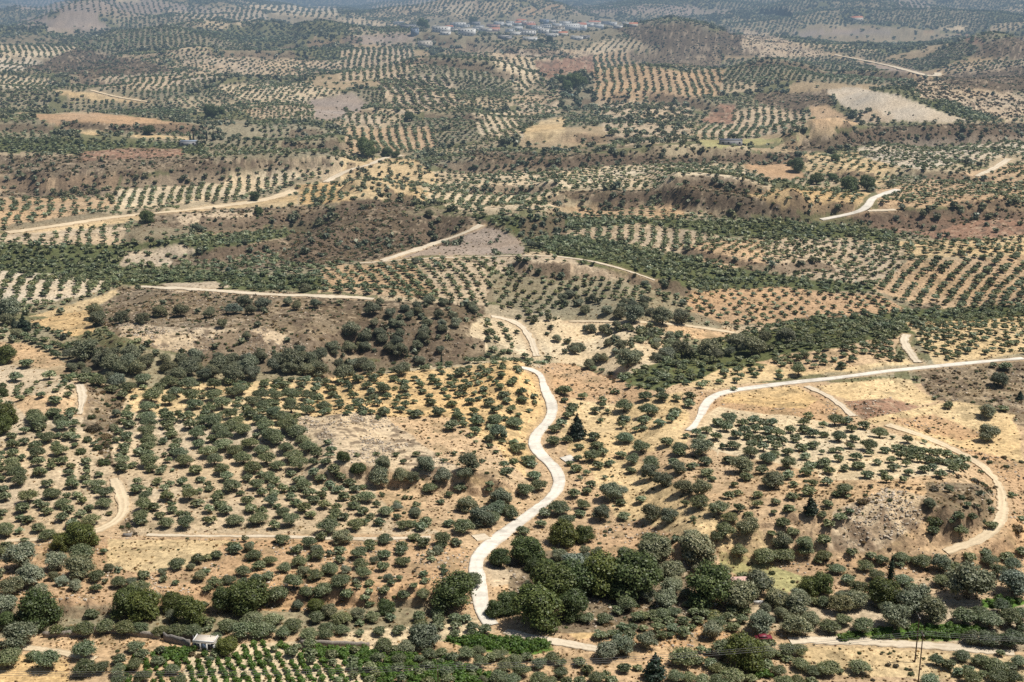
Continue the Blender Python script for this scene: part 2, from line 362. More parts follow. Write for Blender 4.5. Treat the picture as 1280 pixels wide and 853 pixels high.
 ([(928,240),(1010,234),(1086,240),(1070,263),(1010,269),(960,252)], 'gold', [(OL,(980,262,1030,238),7.4,8,4.8,.7,.85)]),
 ([(1096,238),(1200,216),(1290,203),(1290,262),(1180,258),(1098,262)], 'tan', [(OL,(1120,256,1250,236),5.8,8.2,4.6,.5,.95)]),
 ([(1040,262),(1120,264),(1290,266),(1290,300),(1180,300),(1110,288)], 'red', [('scrub', 1.0, 1.2), ('wild', .3, 4.5)]),
 ([(1080,262),(1210,262),(1200,270),(1110,270)], 'dscrub', [('wild', .9, 5)]),
 # --- middle
 ([(-20,306),(150,306),(330,286),(470,270),(440,284),(350,296),(240,322),(160,342),(300,342),(440,348),(450,366),(200,360),(-20,340)], 'green', [(OL,(60,335,160,325),5.6,6,5.4,1,.98)]),
 ([(340,300),(382,288),(430,262),(600,272),(636,290),(600,284),(548,304),(470,326),(400,332),(220,330),(250,318)], 'dscrub', [('scrub', 2.4, 1.5), ('wild', .12, 4)]),
 ([(160,316),(230,306),(250,312),(215,332),(150,334)], 'pgrey', [(OL,(170,330,220,316),8,8,5,1,.5)]),
 ([(215,322),(330,312),(360,330),(330,336),(215,336)], 'scrub', [(OL,(240,334,300,320),7,7,5,1,.85)]),
 ([(496,322),(560,300),(604,283),(628,288),(650,300),(652,317),(600,320)], 'pink', [('wild', .12, 3.4), ('scrub', .4, 1)]),
 ([(400,334),(514,328),(545,372),(480,370),(400,366)], 'tan', [(OL,(470,366,430,336),5.4,7.6,5,.4,.95)]),
 ([(516,326),(560,322),(600,322),(612,350),(604,388),(572,384),(540,368)], 'beige', [(OL,(562,374,522,326),6.4,7.6,4.6,.4,.9)]),
 ([(600,322),(660,318),(760,334),(830,358),(760,352),(700,342),(620,342)], 'pgrey', [(OL,(640,342,680,320),7.4,9.6,4.8,.7,.85)]),
 ([(604,342),(700,342),(840,362),(862,392),(760,400),(690,398),(620,380)], 'dense', [(OL,(640,372,820,384),6.2,7.4,5.4,.6,.96)]),
 ([(630,284),(700,290),(850,320),(960,342),(1140,364),(960,366),(850,362),(760,342),(690,318)], 'green', [(OL,(800,330,900,345),5.4,5.8,5.4,1,.98)]),
 ([(700,290),(800,276),(900,296),(880,322),(800,308)], 'beige', [(OL,(770,308,775,282),5.8,8,5,.4,.95)]),
 ([(850,306),(970,298),(1000,330),(900,336)], 'tan', [(OL,(880,334,920,306),6.4,7.2,4.8,.7,.9)]),
 ([(950,296),(1060,296),(1130,312),(1130,362),(1010,350),(960,335)], 'beige', [(OL,(1000,345,1080,305),6.2,6.6,5,.8,.95)]),
 ([(1120,302),(1290,296),(1290,318),(1140,322)], 'straw', [(OL,(1140,318,1280,304),7,8,5.2,1,.9)]),
 ([(1090,364),(1140,326),(1290,318),(1290,388),(1170,386)], 'tan', [(OL,(1150,384,1196,322),6.2,9.2,6.2,.4,.95)]),
 ([(850,366),(960,360),(1100,370),(1138,386),(1090,398),(1000,406),(900,404),(860,390)], 'orange', [(OL,(900,402,864,362),7.6,7.8,4.8,.5,.93)]),
 ([(996,398),(1090,394),(1180,376),(1170,392),(1100,402),(1010,414)], 'dscrub', [('scrub', 2.2, 1.5)]),
 ([(-20,336),(60,342),(130,352),(134,360),(70,376),(-20,384)], 'pale', [(OL,(20,376,36,340),6,9.2,6.4,.5,.92)]),
 ([(30,398),(112,372),(148,360),(150,368),(118,384),(60,398)], 'straw', []),
 ([(36,404),(112,386),(118,396),(120,414),(78,423),(50,414)], 'gold', [('scrub', .15, .8)]),
 ([(148,360),(200,358),(430,370),(560,385),(570,430),(420,446),(330,462),(250,450),(150,420),(118,400),(130,376)], 'scrub', [('scrub', 2.0, 1.2), ('wild', .18, 4.2)]),
 ([(190,408),(330,412),(400,436),(330,452),(240,440),(190,424)], 'rock', [('scrub', 1.8, 1.1)]),
 ([(200,356),(272,352),(282,360),(220,364)], 'pgrey', []),
 ([(150,402),(250,412),(270,440),(200,438),(150,420)], 'rock', [('scrub', 2.2, 1.2)]),
 ([(262,456),(360,444),(436,440),(560,432),(600,430),(580,448),(430,452),(330,462)], 'sand', []),
 ([(400,372),(600,382),(600,420),(520,436),(440,430),(410,400)], 'dscrub', [('scrub', 1.6, 1.3), ('wild', 1.5, 5.6)]),
 ([(420,410),(590,400),(600,436),(560,452),(480,454),(420,440)], 'scrub', [('wild', 2.8, 6.2), ('scrub', 2, 1.2)]),
 ([(584,404),(602,400),(606,440),(588,446)], 'sand', []),
 ([(604,398),(650,398),(662,420),(668,448),(634,436),(610,424)], 'sand', [(OL,(644,436,622,398),5,8.0,4.8,.3,.97)]),
 ([(664,400),(700,396),(770,400),(800,420),(850,446),(820,474),(760,466),(700,452),(676,440)], 'sand', [('wild', 3.4, 5.4), ('scrub', .6, 1)]),
 ([(770,398),(860,406),(850,446),(790,430)], 'beige', [(OL,(780,430,850,410),6.0,6.4,5.6,1,.97), ('wild', 1.5, 5.5)]),
 ([(700,372),(850,380),(860,400),(700,402)], 'dense', [('wild', 2.3, 6.2)]),
 ([(792,402),(850,404),(916,412),(904,428),(860,420)], 'tan', []),
 ([(40,410),(110,424),(160,448),(110,474),(60,440),(20,420)], 'dense', [(OL,(60,430,140,455),6,6.4,5.4,1,.95)]),
 ([(-20,424),(30,428),(70,446),(92,456),(60,460),(-20,440)], 'tan', [('scrub', .5, 1)]),
 ([(86,448),(180,436),(260,450),(330,448),(420,452),(470,462),(400,476),(150,492),(106,474)], 'dense', [('wild', 5.0, 7.4)]),
 ([(-20,455),(60,462),(90,478),(60,488),(-20,486)], 'pgrey', []),
 # --- right, middle
 ([(770,474),(860,436),(1000,402),(1140,388),(1290,380),(1290,400),(1160,408),(1130,430),(1080,452),(950,470),(850,482),(790,492)], 'green', [(OL,(900,460,1100,410),5.8,5.8,5.4,1,.99)]),
 ([(1134,404),(1160,404),(1290,396),(1290,440),(1170,456),(1146,430)], 'straw', [(OL,(1160,440,1260,414),6.6,6.8,4.9,.7,.95)]),
 ([(900,462),(1000,452),(1100,436),(1130,448),(1140,456),(1000,472),(880,488),(850,486)], 'straw', [(OL,(920,470,1020,452),7,9,5.4,.8,.6)]),
 ([(940,452),(1010,440),(1120,420),(1120,452),(1010,466)], 'tan', [(OL,(1000,458,1100,436),6.6,7,5.4,.8,.85)]),
 # --- near ground
 ([(-20,474),(92,478),(105,520),(140,590),(152,640),(120,668),(-20,682)], 'beige', [(OL,(20,640,40,560),4.9,5.6,3.8,.5,.7), ('scrub', .3, .6)]),
 ([(10,498),(60,494),(96,500),(94,520),(40,524)], 'tan', []),
 ([(98,478),(150,490),(156,560),(142,590),(162,640),(172,668),(152,664),(146,610),(128,560),(104,530)], 'scrub', [('scrub', 3.6, 1.3), ('wild', 1.2, 3.4)]),
 ([(150,488),(400,474),(384,516),(440,575),(500,630),(560,650),(560,668),(170,667),(142,590)], 'beige', [(OL,(300,640,330,540),4.9,5.4,3.9,.5,.8), ('scrub', .3, .6)]),
 ([(150,488),(400,474),(384,516),(380,540),(160,515)], 'straw', [(OL,(250,520,270,490),4.9,5.2,4.2,.6,.95)]),
 ([(400,470),(560,462),(650,452),(668,466),(684,500),(690,520),(668,545),(662,580),(650,640),(600,660),(520,610),(470,560),(384,530)], 'gold', [(OL,(440,520,420,480),5.2,5.4,3.4,.6,.6), ('scrub', .3, .6)]),
 ([(372,520),(440,514),(500,524),(560,548),(600,580),(560,600),(480,590),(430,575),(396,550)], 'rock', [('scrub', .3, .8)]),
 ([(480,520),(560,522),(620,560),(660,600),(640,618),(580,590)], 'tan', [('scrub', 1.2, 1.0)]),
 ([(450,590),(560,600),(600,640),(560,668),(500,650)], 'tan', [('scrub', .9, .9), ('wild', .8, 3.6)]),
 ([(560,600),(640,618),(680,600),(694,618),(650,650),(600,664)], 'tan', [('scrub', 1.6, 1.0)]),
 ([(-20,684),(130,672),(560,670),(600,690),(588,712),(596,760),(400,770),(-20,780)], 'orange', [('scrub', 1.2, .9), ('wild', .9, 3.4)]),
 ([(132,674),(290,674),(250,704),(180,716),(126,706)], 'straw', [('scrub', .3, .6)]),
 ([(560,740),(400,764),(-20,765),(-20,790),(560,786)], 'dense', []),
 ([(-20,800),(50,793),(130,790),(210,797),(242,808),(200,812),(150,818),(60,822),(-20,812)], 'tan', [('scrub', 1.0, .8)]),
 ([(-20,826),(60,814),(100,838),(80,860),(-20,860)], 'gold', [('scrub', .3, .7)]),
 ([(80,810),(240,816),(150,860),(90,860)], 'tan', [('scrub', .8, .8)]),
 ([(240,808),(420,800),(560,800),(560,870),(220,870)], 'sand', []),
 ([(420,775),(600,770),(620,790),(560,800),(430,802)], 'sand', []),
 ([(500,800),(760,812),(960,800),(980,870),(480,870)], 'tan', [('scrub', .4, .7)]),
 ([(660,462),(700,452),(780,478),(850,510),(840,530),(770,506),(718,500),(700,520),(690,500)], 'orange', [('scrub', 1.2, .8)]),
 ([(716,500),(780,508),(850,490),(868,520),(860,560),(760,575),(716,568),(700,540)], 'straw', [('scrub', .5, .8)]),
 ([(640,650),(716,570),(860,560),(1000,600),(960,660),(900,690),(760,690),(640,700),(600,720),(606,760),(640,770)], 'tan', [('scrub', .8, .9)]),
 ([(720,560),(800,580),(900,640),(1010,690),(1010,720),(900,690),(780,660)], 'straw', [('scrub', .6, .8)]),
 ([(640,690),(800,650),(860,680),(880,720),(800,700),(640,730)], 'orange', [('scrub', 1.6, 1.0)]),
 ([(606,700),(640,712),(650,726),(620,732),(604,722)], 'pgrey', []),
 ([(700,770),(850,750),(960,770),(980,800),(800,812),(700,806)], 'orange', [('scrub', .8, .8)]),
 ([(690,775),(760,765),(770,790),(720,800)], 'gold', []),
 ([(1140,462),(1290,446),(1290,540),(1240,512),(1170,502)], 'scrub', [('scrub', 2.6, 1.1)]),
 ([(870,492),(980,484),(1030,494),(1062,522),(1060,540),(960,530),(880,520)], 'orange', [('scrub', .25, .7)]),
 ([(910,488),(1000,484),(1025,500),(1010,512),(900,506)], 'gold', []),
 ([(1010,486),(1100,474),(1140,476),(1170,504),(1130,512),(1080,505)], 'straw', []),
 ([(1056,500),(1110,498),(1180,520),(1150,530),(1084,524)], 'red', [('scrub', 1.8, .9)]),
 ([(1084,526),(1130,514),(1200,502),(1270,520),(1290,610),(1240,590),(1190,562)], 'straw', [('scrub', .3, .7)]),
 ([(1110,524),(1170,520),(1230,545),(1200,552),(1150,540)], 'orange', [('scrub', 1.4, .8)]),
 ([(1190,556),(1290,580),(1290,700),(1210,700),(1250,655),(1248,600)], 'orange', [('scrub', 1.3, .9)]),
 ([(860,536),(900,510),(1060,530),(1180,556),(1214,580),(1200,592),(1120,600),(1030,600),(900,570)], 'sand', []),
 ([(900,566),(1020,590),(1020,650),(960,660),(900,620)], 'tan', []),
 ([(1000,600),(1120,602),(1206,592),(1244,606),(1248,652),(1190,690),(1060,692),(980,690)], 'tan', [('scrub', 2.6, 1.1), ('wild', .5, 2.6)]),
 ([(1040,640),(1110,610),(1170,626),(1150,660),(1090,690),(1030,690)], 'rock', [('scrub', 1.8, .9), ('wild', .3, 2.4)]),
 ([(1160,604),(1240,606),(1246,650),(1190,680),(1150,640)], 'scrub', [('scrub', 3.2, 1.4), ('wild', 1.2, 3)]),
 ([(900,692),(1010,700),(1290,690),(1290,800),(900,790)], 'orange', [('scrub', .9, .9)]),
 ([(898,690),(945,698),(1016,730),(985,742),(905,736)], 'grassy', []),
 ([(980,770),(1290,760),(1290,815),(1000,800)], 'beige', []),
 ([(900,744),(1290,744),(1290,782),(1180,776),(1040,790),(900,790)], 'beige', [('wild', 2.6, 5)]),
 ([(880,700),(960,742),(1060,740),(1290,700),(1290,750),(880,756)], 'tan', [('wild', 2.0, 4.5), ('scrub', 1.2, .9)]),
 ([(1040,795),(1110,784),(1200,779),(1240,785),(1200,803),(1130,804),(1048,803)], 'crop', []),
 ([(1230,751),(1270,746),(1290,752),(1262,762),(1234,761)], 'crop', []),
 ([(552,800),(600,796),(690,801),(694,812),(652,820),(590,814)], 'crop', []),
 ([(500,806),(560,812),(640,822),(760,818),(970,812),(980,870),(480,870)], 'tan', [('wild', 3.0, 4.4), ('scrub', 1.0, .8)]),
 ([(-20,760),(150,756),(330,762),(560,768),(600,775),(420,790),(240,794),(60,790),(-20,800)], 'dense', [('wild', 2.4, 4.6)]),
 ([(640,700),(690,690),(860,700),(870,770),(800,790),(680,790),(640,740)], 'scrub', [('wild', 2.0, 4.5), ('scrub', 1.6, 1)]),
 ([(1000,804),(1100,806),(1240,815),(1290,822),(1290,870),(980,870)], 'straw', [('scrub', .25, .7)]),
 ([(960,840),(1200,850),(1200,870),(940,870)], 'tan', [('scrub', .3, .6)]),
]

def color_field():
    C = np.zeros(Z.shape+(3,), np.float32); K = np.zeros(Z.shape, np.int16)
    names = list(CLS); C[:] = CLS['beige']
    for poly, cls, plant in REG:
        xs = [p[0] for p in poly]; ys = [p[1] for p in poly]
        m = (QX > min(xs)) & (QX < max(xs)) & (QY > min(ys)) & (QY < max(ys))
        idx = np.nonzero(m)
        if not len(idx[0]): continue
        ins = inpoly(poly, QX[idx], QY[idx])
        ii = (idx[0][ins], idx[1][ins])
        C[ii] = CLS[cls]; K[ii] = names.index(cls)
    # soften field borders by one cell
    C = (C*2+np.roll(C, 1, 0)+np.roll(C, -1, 0)+np.roll(C, 1, 1)+np.roll(C, -1, 1))/6
    # tonal life: large patches, small patches, speckle
    n1 = fbm(GX/70, GN/90, 71, 3)[..., None]; n2 = fbm(GX/9, GN/14, 73, 3)[..., None]; n3 = fbm(GX/1.1, GN/1.6, 75, 1)[..., None]
    n4 = fbm(GX/2.4, GN/3.4, 79, 2)[..., None]
    C *= 0.50+0.3*n1+0.30*n2+0.20*n3+.24*n4
    warm = np.array([1.06, 1.0, .90]); cool = np.array([.93, 1.0, 1.1])
    t = fbm(GX/33, GN/50, 77, 3)[..., None]
    C *= cool*(1-t)+warm*t
    # dry weeds and bare stones
    weed = sstep(.56, .74, fbm(GX/5, GN/9, 81, 3))
    bare = (K == names.index('straw'))|(K == names.index('gold'))|(K == names.index('tan'))|(K == names.index('orange'))|(K == names.index('beige'))
    wd = np.where(bare, .5, .0)+np.where((K == names.index('scrub'))|(K == names.index('dscrub'))|(K == names.index('dense')), .35, 0)
    C = C*(1-(weed*wd)[..., None]) + np.array([.20, .155, .085])*(weed*wd)[..., None]
    rk = (K == names.index('dscrub'))|(K == names.index('rock'))|(K == names.index('scrub'))|(K == names.index('red'))
    st = sstep(.60, .72, fbm(GX/2.6+GN/9, GN/5, 91, 2))*np.where(K == names.index('rock'), .8, .5)*rk
    C = C*(1-st[..., None])+np.array([.54, .42, .28])*st[..., None]
    dk = sstep(.58, .70, fbm(GX/3.4+30, GN/6, 95, 2))*np.where(rk, .75, 0)
    C = C*(1-dk[..., None])+np.array([.13, .095, .065])*dk[..., None]
    # steeper banks show bare earth
    dzy = np.abs(np.gradient(Z, axis=0)/np.gradient(GY, axis=0))
    bk = sstep(.45, .9, dzy)*.4*(GN < 1400)
    C = C*(1-bk[..., None])+np.array([.36, .24, .15])*bk[..., None]
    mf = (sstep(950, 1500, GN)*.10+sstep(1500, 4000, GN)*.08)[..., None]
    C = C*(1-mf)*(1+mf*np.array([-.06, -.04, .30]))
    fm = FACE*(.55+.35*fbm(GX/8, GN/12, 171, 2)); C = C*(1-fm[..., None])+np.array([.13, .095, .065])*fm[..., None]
    # road verges
    vg_ = (1-sstep(.1, 2.0+RW*.25, RD))*.75*(0.5+0.6*fbm(GX/3, GN/4, 97, 2))
    C = C*(1-vg_[..., None])+np.array([.46, .33, .20])*vg_[..., None]
    return np.clip(C, .01, .8), K, names

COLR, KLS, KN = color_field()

# region owner map and patchwork of unnamed groves
RID = np.full(Z.shape, -1, np.int16)
for k, (poly, cls, plant) in enumerate(REG):
    xs = [p[0] for p in poly]; ys = [p[1] for p in poly]
    idx = np.nonzero((QX > min(xs)) & (QX < max(xs)) & (QY > min(ys)) & (QY < max(ys)))
    if len(idx[0]):
        ins = inpoly(poly, QX[idx], QY[idx]); RID[idx[0][ins], idx[1][ins]] = k

def patch_id(X, Y):
    A = X/Y*26*DS+(fbm(X/90, Y/60, 111, 2)-.5)*.7; B = np.log(Y)*15+(fbm(X/90, Y/60, 113, 2)-.5)*.7
    ai = np.floor(A); bi = np.floor(B); best = np.full(A.shape, 9.0); second = np.full(A.shape, 9.0); pid = np.zeros(A.shape)
    for da in (-1, 0, 1):
        for db in (-1, 0, 1):
            ca, cb = ai+da, bi+db
            jx = _hash(ca, cb, 201); jy = _hash(ca, cb, 203); r = _hash(ca, cb, 207)
            d = (ca+jx-A)**2+(cb+jy-B)**2
            m = d < best; second = np.where(m, best, np.minimum(second, d)); best = np.where(m, d, best); pid = np.where(m, r, pid)
    return pid, np.sqrt(second)-np.sqrt(best)
PID, PED = patch_id(GX, GY)
HEDGE = (PED < .13) & (fbm(GX/60, GN/90, 161, 2) > .44)
COLR[RID < 0] = COLR[RID < 0]*.2+np.array(CLS['tan'])*.8
deft = (RID >= 0) & (RID <= 2)
PC = [('dense', .0), ('beige', .34), ('dense', .50), ('sand', .66), ('pgrey', .76), ('scrub', .86), ('tan', .93)]
hm = deft & HEDGE; COLR[hm] = COLR[hm]*.35+np.array(CLS['green'])*.65
hm = deft & (PID < .16) & ~HEDGE; COLR[hm] = COLR[hm]*.35+np.array(CLS['green'])*.65
for nm, lo in PC:
    m = deft & (PID >= lo) & ~HEDGE
    hi = [b for a, b in PC if b > lo]; hi = hi[0] if hi else 2
    m &= PID < hi
    if nm != 'dense':
        far_m = (0.55+0.3*sstep(3500, 5000, GN))[m][:, None] if nm in ('sand', 'pgrey', 'tan', 'scrub') else 0.25
        base = COLR[m]; lum = np.clip(base.mean(1, keepdims=True)/np.mean(CLS['dense']), .6, 1.3)
        COLR[m] = base*far_m+np.array(CLS[nm])*lum*(1-far_m)

# ------------------------------------------------------------------ materials
HAZE_COL = (.27, .375, .50)  # haze glow painted into every surface material
def painted_haze(nt, shader_out, out):
    """painted haze: surface emission that thickens with the distance into the plain (a function of the place, not of the viewer)"""
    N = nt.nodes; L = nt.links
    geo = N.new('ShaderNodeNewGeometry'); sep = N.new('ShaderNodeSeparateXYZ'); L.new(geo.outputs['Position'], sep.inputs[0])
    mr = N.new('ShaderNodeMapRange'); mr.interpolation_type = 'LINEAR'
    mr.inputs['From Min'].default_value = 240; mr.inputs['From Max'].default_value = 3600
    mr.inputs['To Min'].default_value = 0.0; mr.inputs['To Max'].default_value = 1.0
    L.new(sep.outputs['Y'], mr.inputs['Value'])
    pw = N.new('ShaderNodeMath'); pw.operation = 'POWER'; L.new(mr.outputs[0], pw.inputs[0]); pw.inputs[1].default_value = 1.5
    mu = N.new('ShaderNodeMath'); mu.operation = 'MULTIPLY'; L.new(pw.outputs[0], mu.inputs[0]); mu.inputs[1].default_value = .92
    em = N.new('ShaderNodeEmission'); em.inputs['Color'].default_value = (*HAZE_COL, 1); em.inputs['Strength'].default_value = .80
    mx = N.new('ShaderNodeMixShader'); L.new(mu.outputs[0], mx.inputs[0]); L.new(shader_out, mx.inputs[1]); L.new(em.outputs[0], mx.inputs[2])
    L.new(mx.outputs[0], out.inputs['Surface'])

def new_mat(name):
    m = bpy.data.materials.new(name); m.use_nodes = True; nt = m.node_tree; nt.nodes.clear()
    out = nt.nodes.new('ShaderNodeOutputMaterial'); return m, nt, out

def mat_foliage():
    m, nt, out = new_mat('leaves'); N = nt.nodes; L = nt.links
    at = N.new('ShaderNodeAttribute'); at.attribute_name = 'Col'
    oi = N.new('ShaderNodeObjectInfo')
    mul = N.new('ShaderNodeMix'); mul.data_type = 'RGBA'; mul.blend_type = 'MULTIPLY'; mul.inputs[0].default_value = 1
    L.new(at.outputs['Color'], mul.inputs[6]); L.new(oi.outputs['Color'], mul.inputs[7])
    d = N.new('ShaderNodeBsdfPrincipled'); d.inputs['Roughness'].default_value = .5; d.inputs['Specular IOR Level'].default_value = .35
    L.new(mul.outputs[2], d.inputs['Base Color'])
    t = N.new('ShaderNodeBsdfTranslucent'); L.new(mul.outputs[2], t.inputs['Color'])
    mx = N.new('ShaderNodeMixShader'); mx.inputs[0].default_value = .2
    L.new(d.outputs[0], mx.inputs[1]); L.new(t.outputs[0], mx.inputs[2])
    painted_haze(nt, mx.outputs[0], out); return m

def mat_plain(name, col, rough=.85, nscale=None, namt=.25, attr=False, bump=0, spec=.2, metallic=0):
    m, nt, out = new_mat(name); N = nt.nodes; L = nt.links
    d = N.new('ShaderNodeBsdfPrincipled'); d.inputs['Roughness'].default_value = rough; d.inputs['Specular IOR Level'].default_value = spec
    d.inputs['Metallic'].default_value = metallic
    if attr:
        at = N.new('ShaderNodeAttribute'); at.attribute_name = 'Col'; src = at.outputs['Color']
    else:
        rg = N.new('ShaderNodeRGB'); rg.outputs[0].default_value = (*col, 1); src = rg.outputs[0]
    if nscale:
        g = N.new('ShaderNodeNewGeometry'); 
        no = N.new('ShaderNodeTexNoise'); no.inputs['Scale'].default_value = nscale; no.inputs['Detail'].default_value = 6; no.inputs['Roughness'].default_value = .65
        L.new(g.outputs['Position'], no.inputs['Vector'])
        mr = N.new('ShaderNodeMapRange'); mr.inputs['From Min'].default_value = .3; mr.inputs['From Max'].default_value = .7
        mr.inputs['To Min'].default_value = 1-namt; mr.inputs['To Max'].default_value = 1+namt; L.new(no.outputs[0], mr.inputs[0])
        mul = N.new('ShaderNodeVectorMath'); mul.operation = 'SCALE'; L.new(src, mul.inputs[0]); L.new(mr.outputs[0], mul.inputs['Scale'])
        src = mul.outputs[0]
        if bump:
            bp = N.new('ShaderNodeBump'); bp.inputs['Distance'].default_value = bump; bp.inputs['Strength'].default_value = .8
            L.new(no.outputs[0], bp.inputs['Height']); L.new(bp.outputs[0], d.inputs['Normal'])
    L.new(src, d.inputs['Base Color'])
    painted_haze(nt, d.outputs[0], out); return m

M_LEAF = mat_foliage()
M_BARK = mat_plain('bark', (.13, .10, .075), .95, 3, .3)
M_GROUND = mat_plain('dry_earth', None, .98, .8, .42, attr=True, bump=.5, spec=.05)
M_CONC = mat_plain('sunbleached_concrete', (.60, .535, .45), .9, .45, .2, bump=.02)
M_PALE = mat_plain('pale_gravel', (.56, .47, .36), .95, .8, .22, bump=.05)
M_SAND = mat_plain('sandy_track', (.54, .41, .26), .95, .8, .25, bump=.06)
M_WHITE = mat_plain('whitewash', (.74, .72, .68), .8, 1.5, .1)
M_CREAM = mat_plain('cream_render', (.62, .55, .46), .85, 1.5, .1)
M_GREYW = mat_plain('grey_render', (.34, .33, .33), .85, 1.5, .15)
M_PINKW = mat_plain('pink_render', (.55, .36, .30), .85, 1.5, .1)
M_BLUEW = mat_plain('blue_grey_render', (.24, .29, .36), .8, 1.5, .1)
M_TILE = mat_plain('terracotta_tiles', (.42, .17, .10), .85, 3, .2)
M_ROOFC = mat_plain('concrete_roof', (.55, .51, .46), .85, 1, .12)
M_ROOFD = mat_plain('dark_metal_roof', (.10, .115, .14), .6, 1, .15)
M_GLASS = mat_plain('window_dark', (.03, .035, .04), .25, spec=.5)
M_DOOR = mat_plain('door_paint', (.12, .16, .22), .6)
M_STONE = mat_plain('dry_stone', (.27, .23, .19), .95, 2.6, .45, bump=.1)
M_BLOCK = mat_plain('grey_blockwork', (.22, .20, .18), .95, 2, .25, bump=.04)
M_WOOD = mat_plain('weathered_pole_wood', (.085, .06, .045), .9, 4, .3)
M_STEEL = mat_plain('galvanised_steel', (.30, .31, .32), .5, metallic=.5)
M_WIRE = mat_plain('wire_dark', (.16, .16, .16), .6)
M_RED = mat_plain('red_car_paint', (.20, .03, .045), .45, 2, .2, spec=.4)
M_TYRE = mat_plain('black_rubber', (.02, .02, .02), .8)
M_TANK = mat_plain('white_plastic', (.75, .75, .73), .5)

# ------------------------------------------------------------------ mesh helpers
def mesh_np(name, V, F, mats, cols=None, midx=None, smooth=False):
    me = bpy.data.meshes.new(name)
    V = np.ascontiguousarray(V, np.float32); F = np.ascontiguousarray(F, np.int32); n = F.shape[1]
    me.vertices.add(len(V)); me.vertices.foreach_set('co', V.ravel())
    me.loops.add(F.size); me.loops.foreach_set('vertex_index', F.ravel())
    me.polygons.add(len(F)); me.polygons.foreach_set('loop_start', np.arange(0, F.size, n, dtype=np.int32))
    if midx is not None: me.polygons.foreach_set('material_index', np.ascontiguousarray(midx, np.int32))
    if smooth: me.polygons.foreach_set('use_smooth', np.ones(len(F), bool))
    for m in (mats if isinstance(mats, (list, tuple)) else [mats]): me.materials.append(m)
    if cols is not None:
        a = me.color_attributes.new('Col', 'FLOAT_COLOR', 'POINT')
        c = np.ones((len(V), 4), np.float32); c[:, :3] = cols; a.data.foreach_set('color', c.ravel())
    me.update(calc_edges=True); return me

def link(name, data, parent=None, loc=None, kind=None, label=None, cat=None, group=None):
    o = bpy.data.objects.new(name, data); COL.objects.link(o)
    if parent is not None: o.parent = parent
    if loc is not None: o.location = loc
    if kind: o['kind'] = kind
    if label: o['label'] = label
    if cat: o['category'] = cat
    if group: o['group'] = group
    return o

class MB:
    """collects simple shapes as quads"""
    def __init__(s): s.V = []; s.F = []; s.n = 0
    def add(s, V, F):
        V = np.array(V, float); F = np.array(F, int); s.V.append(V); s.F.append(F+s.n); s.n += len(V); return s
    def box(s, cx, cy, cz, sx, sy, sz, taper=1.0):
        v = [(cx+sx/2*a*(taper if c > 0 else 1), cy+sy/2*b_*(taper if c > 0 else 1), cz+sz/2*c) for c in (-1, 1) for b_ in (-1, 1) for a in (-1, 1)]
        return s.add(v, [(0,2,3,1),(4,5,7,6),(0,1,5,4),(1,3,7,5),(3,2,6,7),(2,0,4,6)])
    def tube(s, pts, rad, n=6):
        pts = np.array(pts, float); rad = np.broadcast_to(rad, (len(pts),)); V = []
        for i, p in enumerate(pts):
            d = pts[min(i+1, len(pts)-1)]-pts[max(i-1, 0)]; d = d/np.linalg.norm(d)
            a = np.cross(d, (0, 0, 1) if abs(d[2]) < .9 else (1, 0, 0)); a /= np.linalg.norm(a); b_ = np.cross(d, a)
            for k in range(n):
                t = 2*PI*k/n; V.append(p+rad[i]*(math.cos(t)*a+math.sin(t)*b_))
        F = [(i*n+k, i*n+(k+1) % n, (i+1)*n+(k+1) % n, (i+1)*n+k) for i in range(len(pts)-1) for k in range(n)]
        return s.add(V, F)
    def gable(s, cx, cy, z0, sx, sy, h, over=.3):
        X, Y = sx/2+over, sy/2+over
        v = [(cx-X, cy-Y, z0), (cx+X, cy-Y, z0), (cx+X, cy+Y, z0), (cx-X, cy+Y, z0), (cx-X, cy, z0+h), (cx+X, cy, z0+h), (cx-X, cy, z0), (cx+X, cy, z0)]
        return s.add(v, [(0,1,5,4),(2,3,4,5),(0,4,3,6),(1,7,2,5)])
    def mesh(s, name, mat, col=None): return mesh_np(name, np.vstack(s.V), np.vstack(s.F), mat)

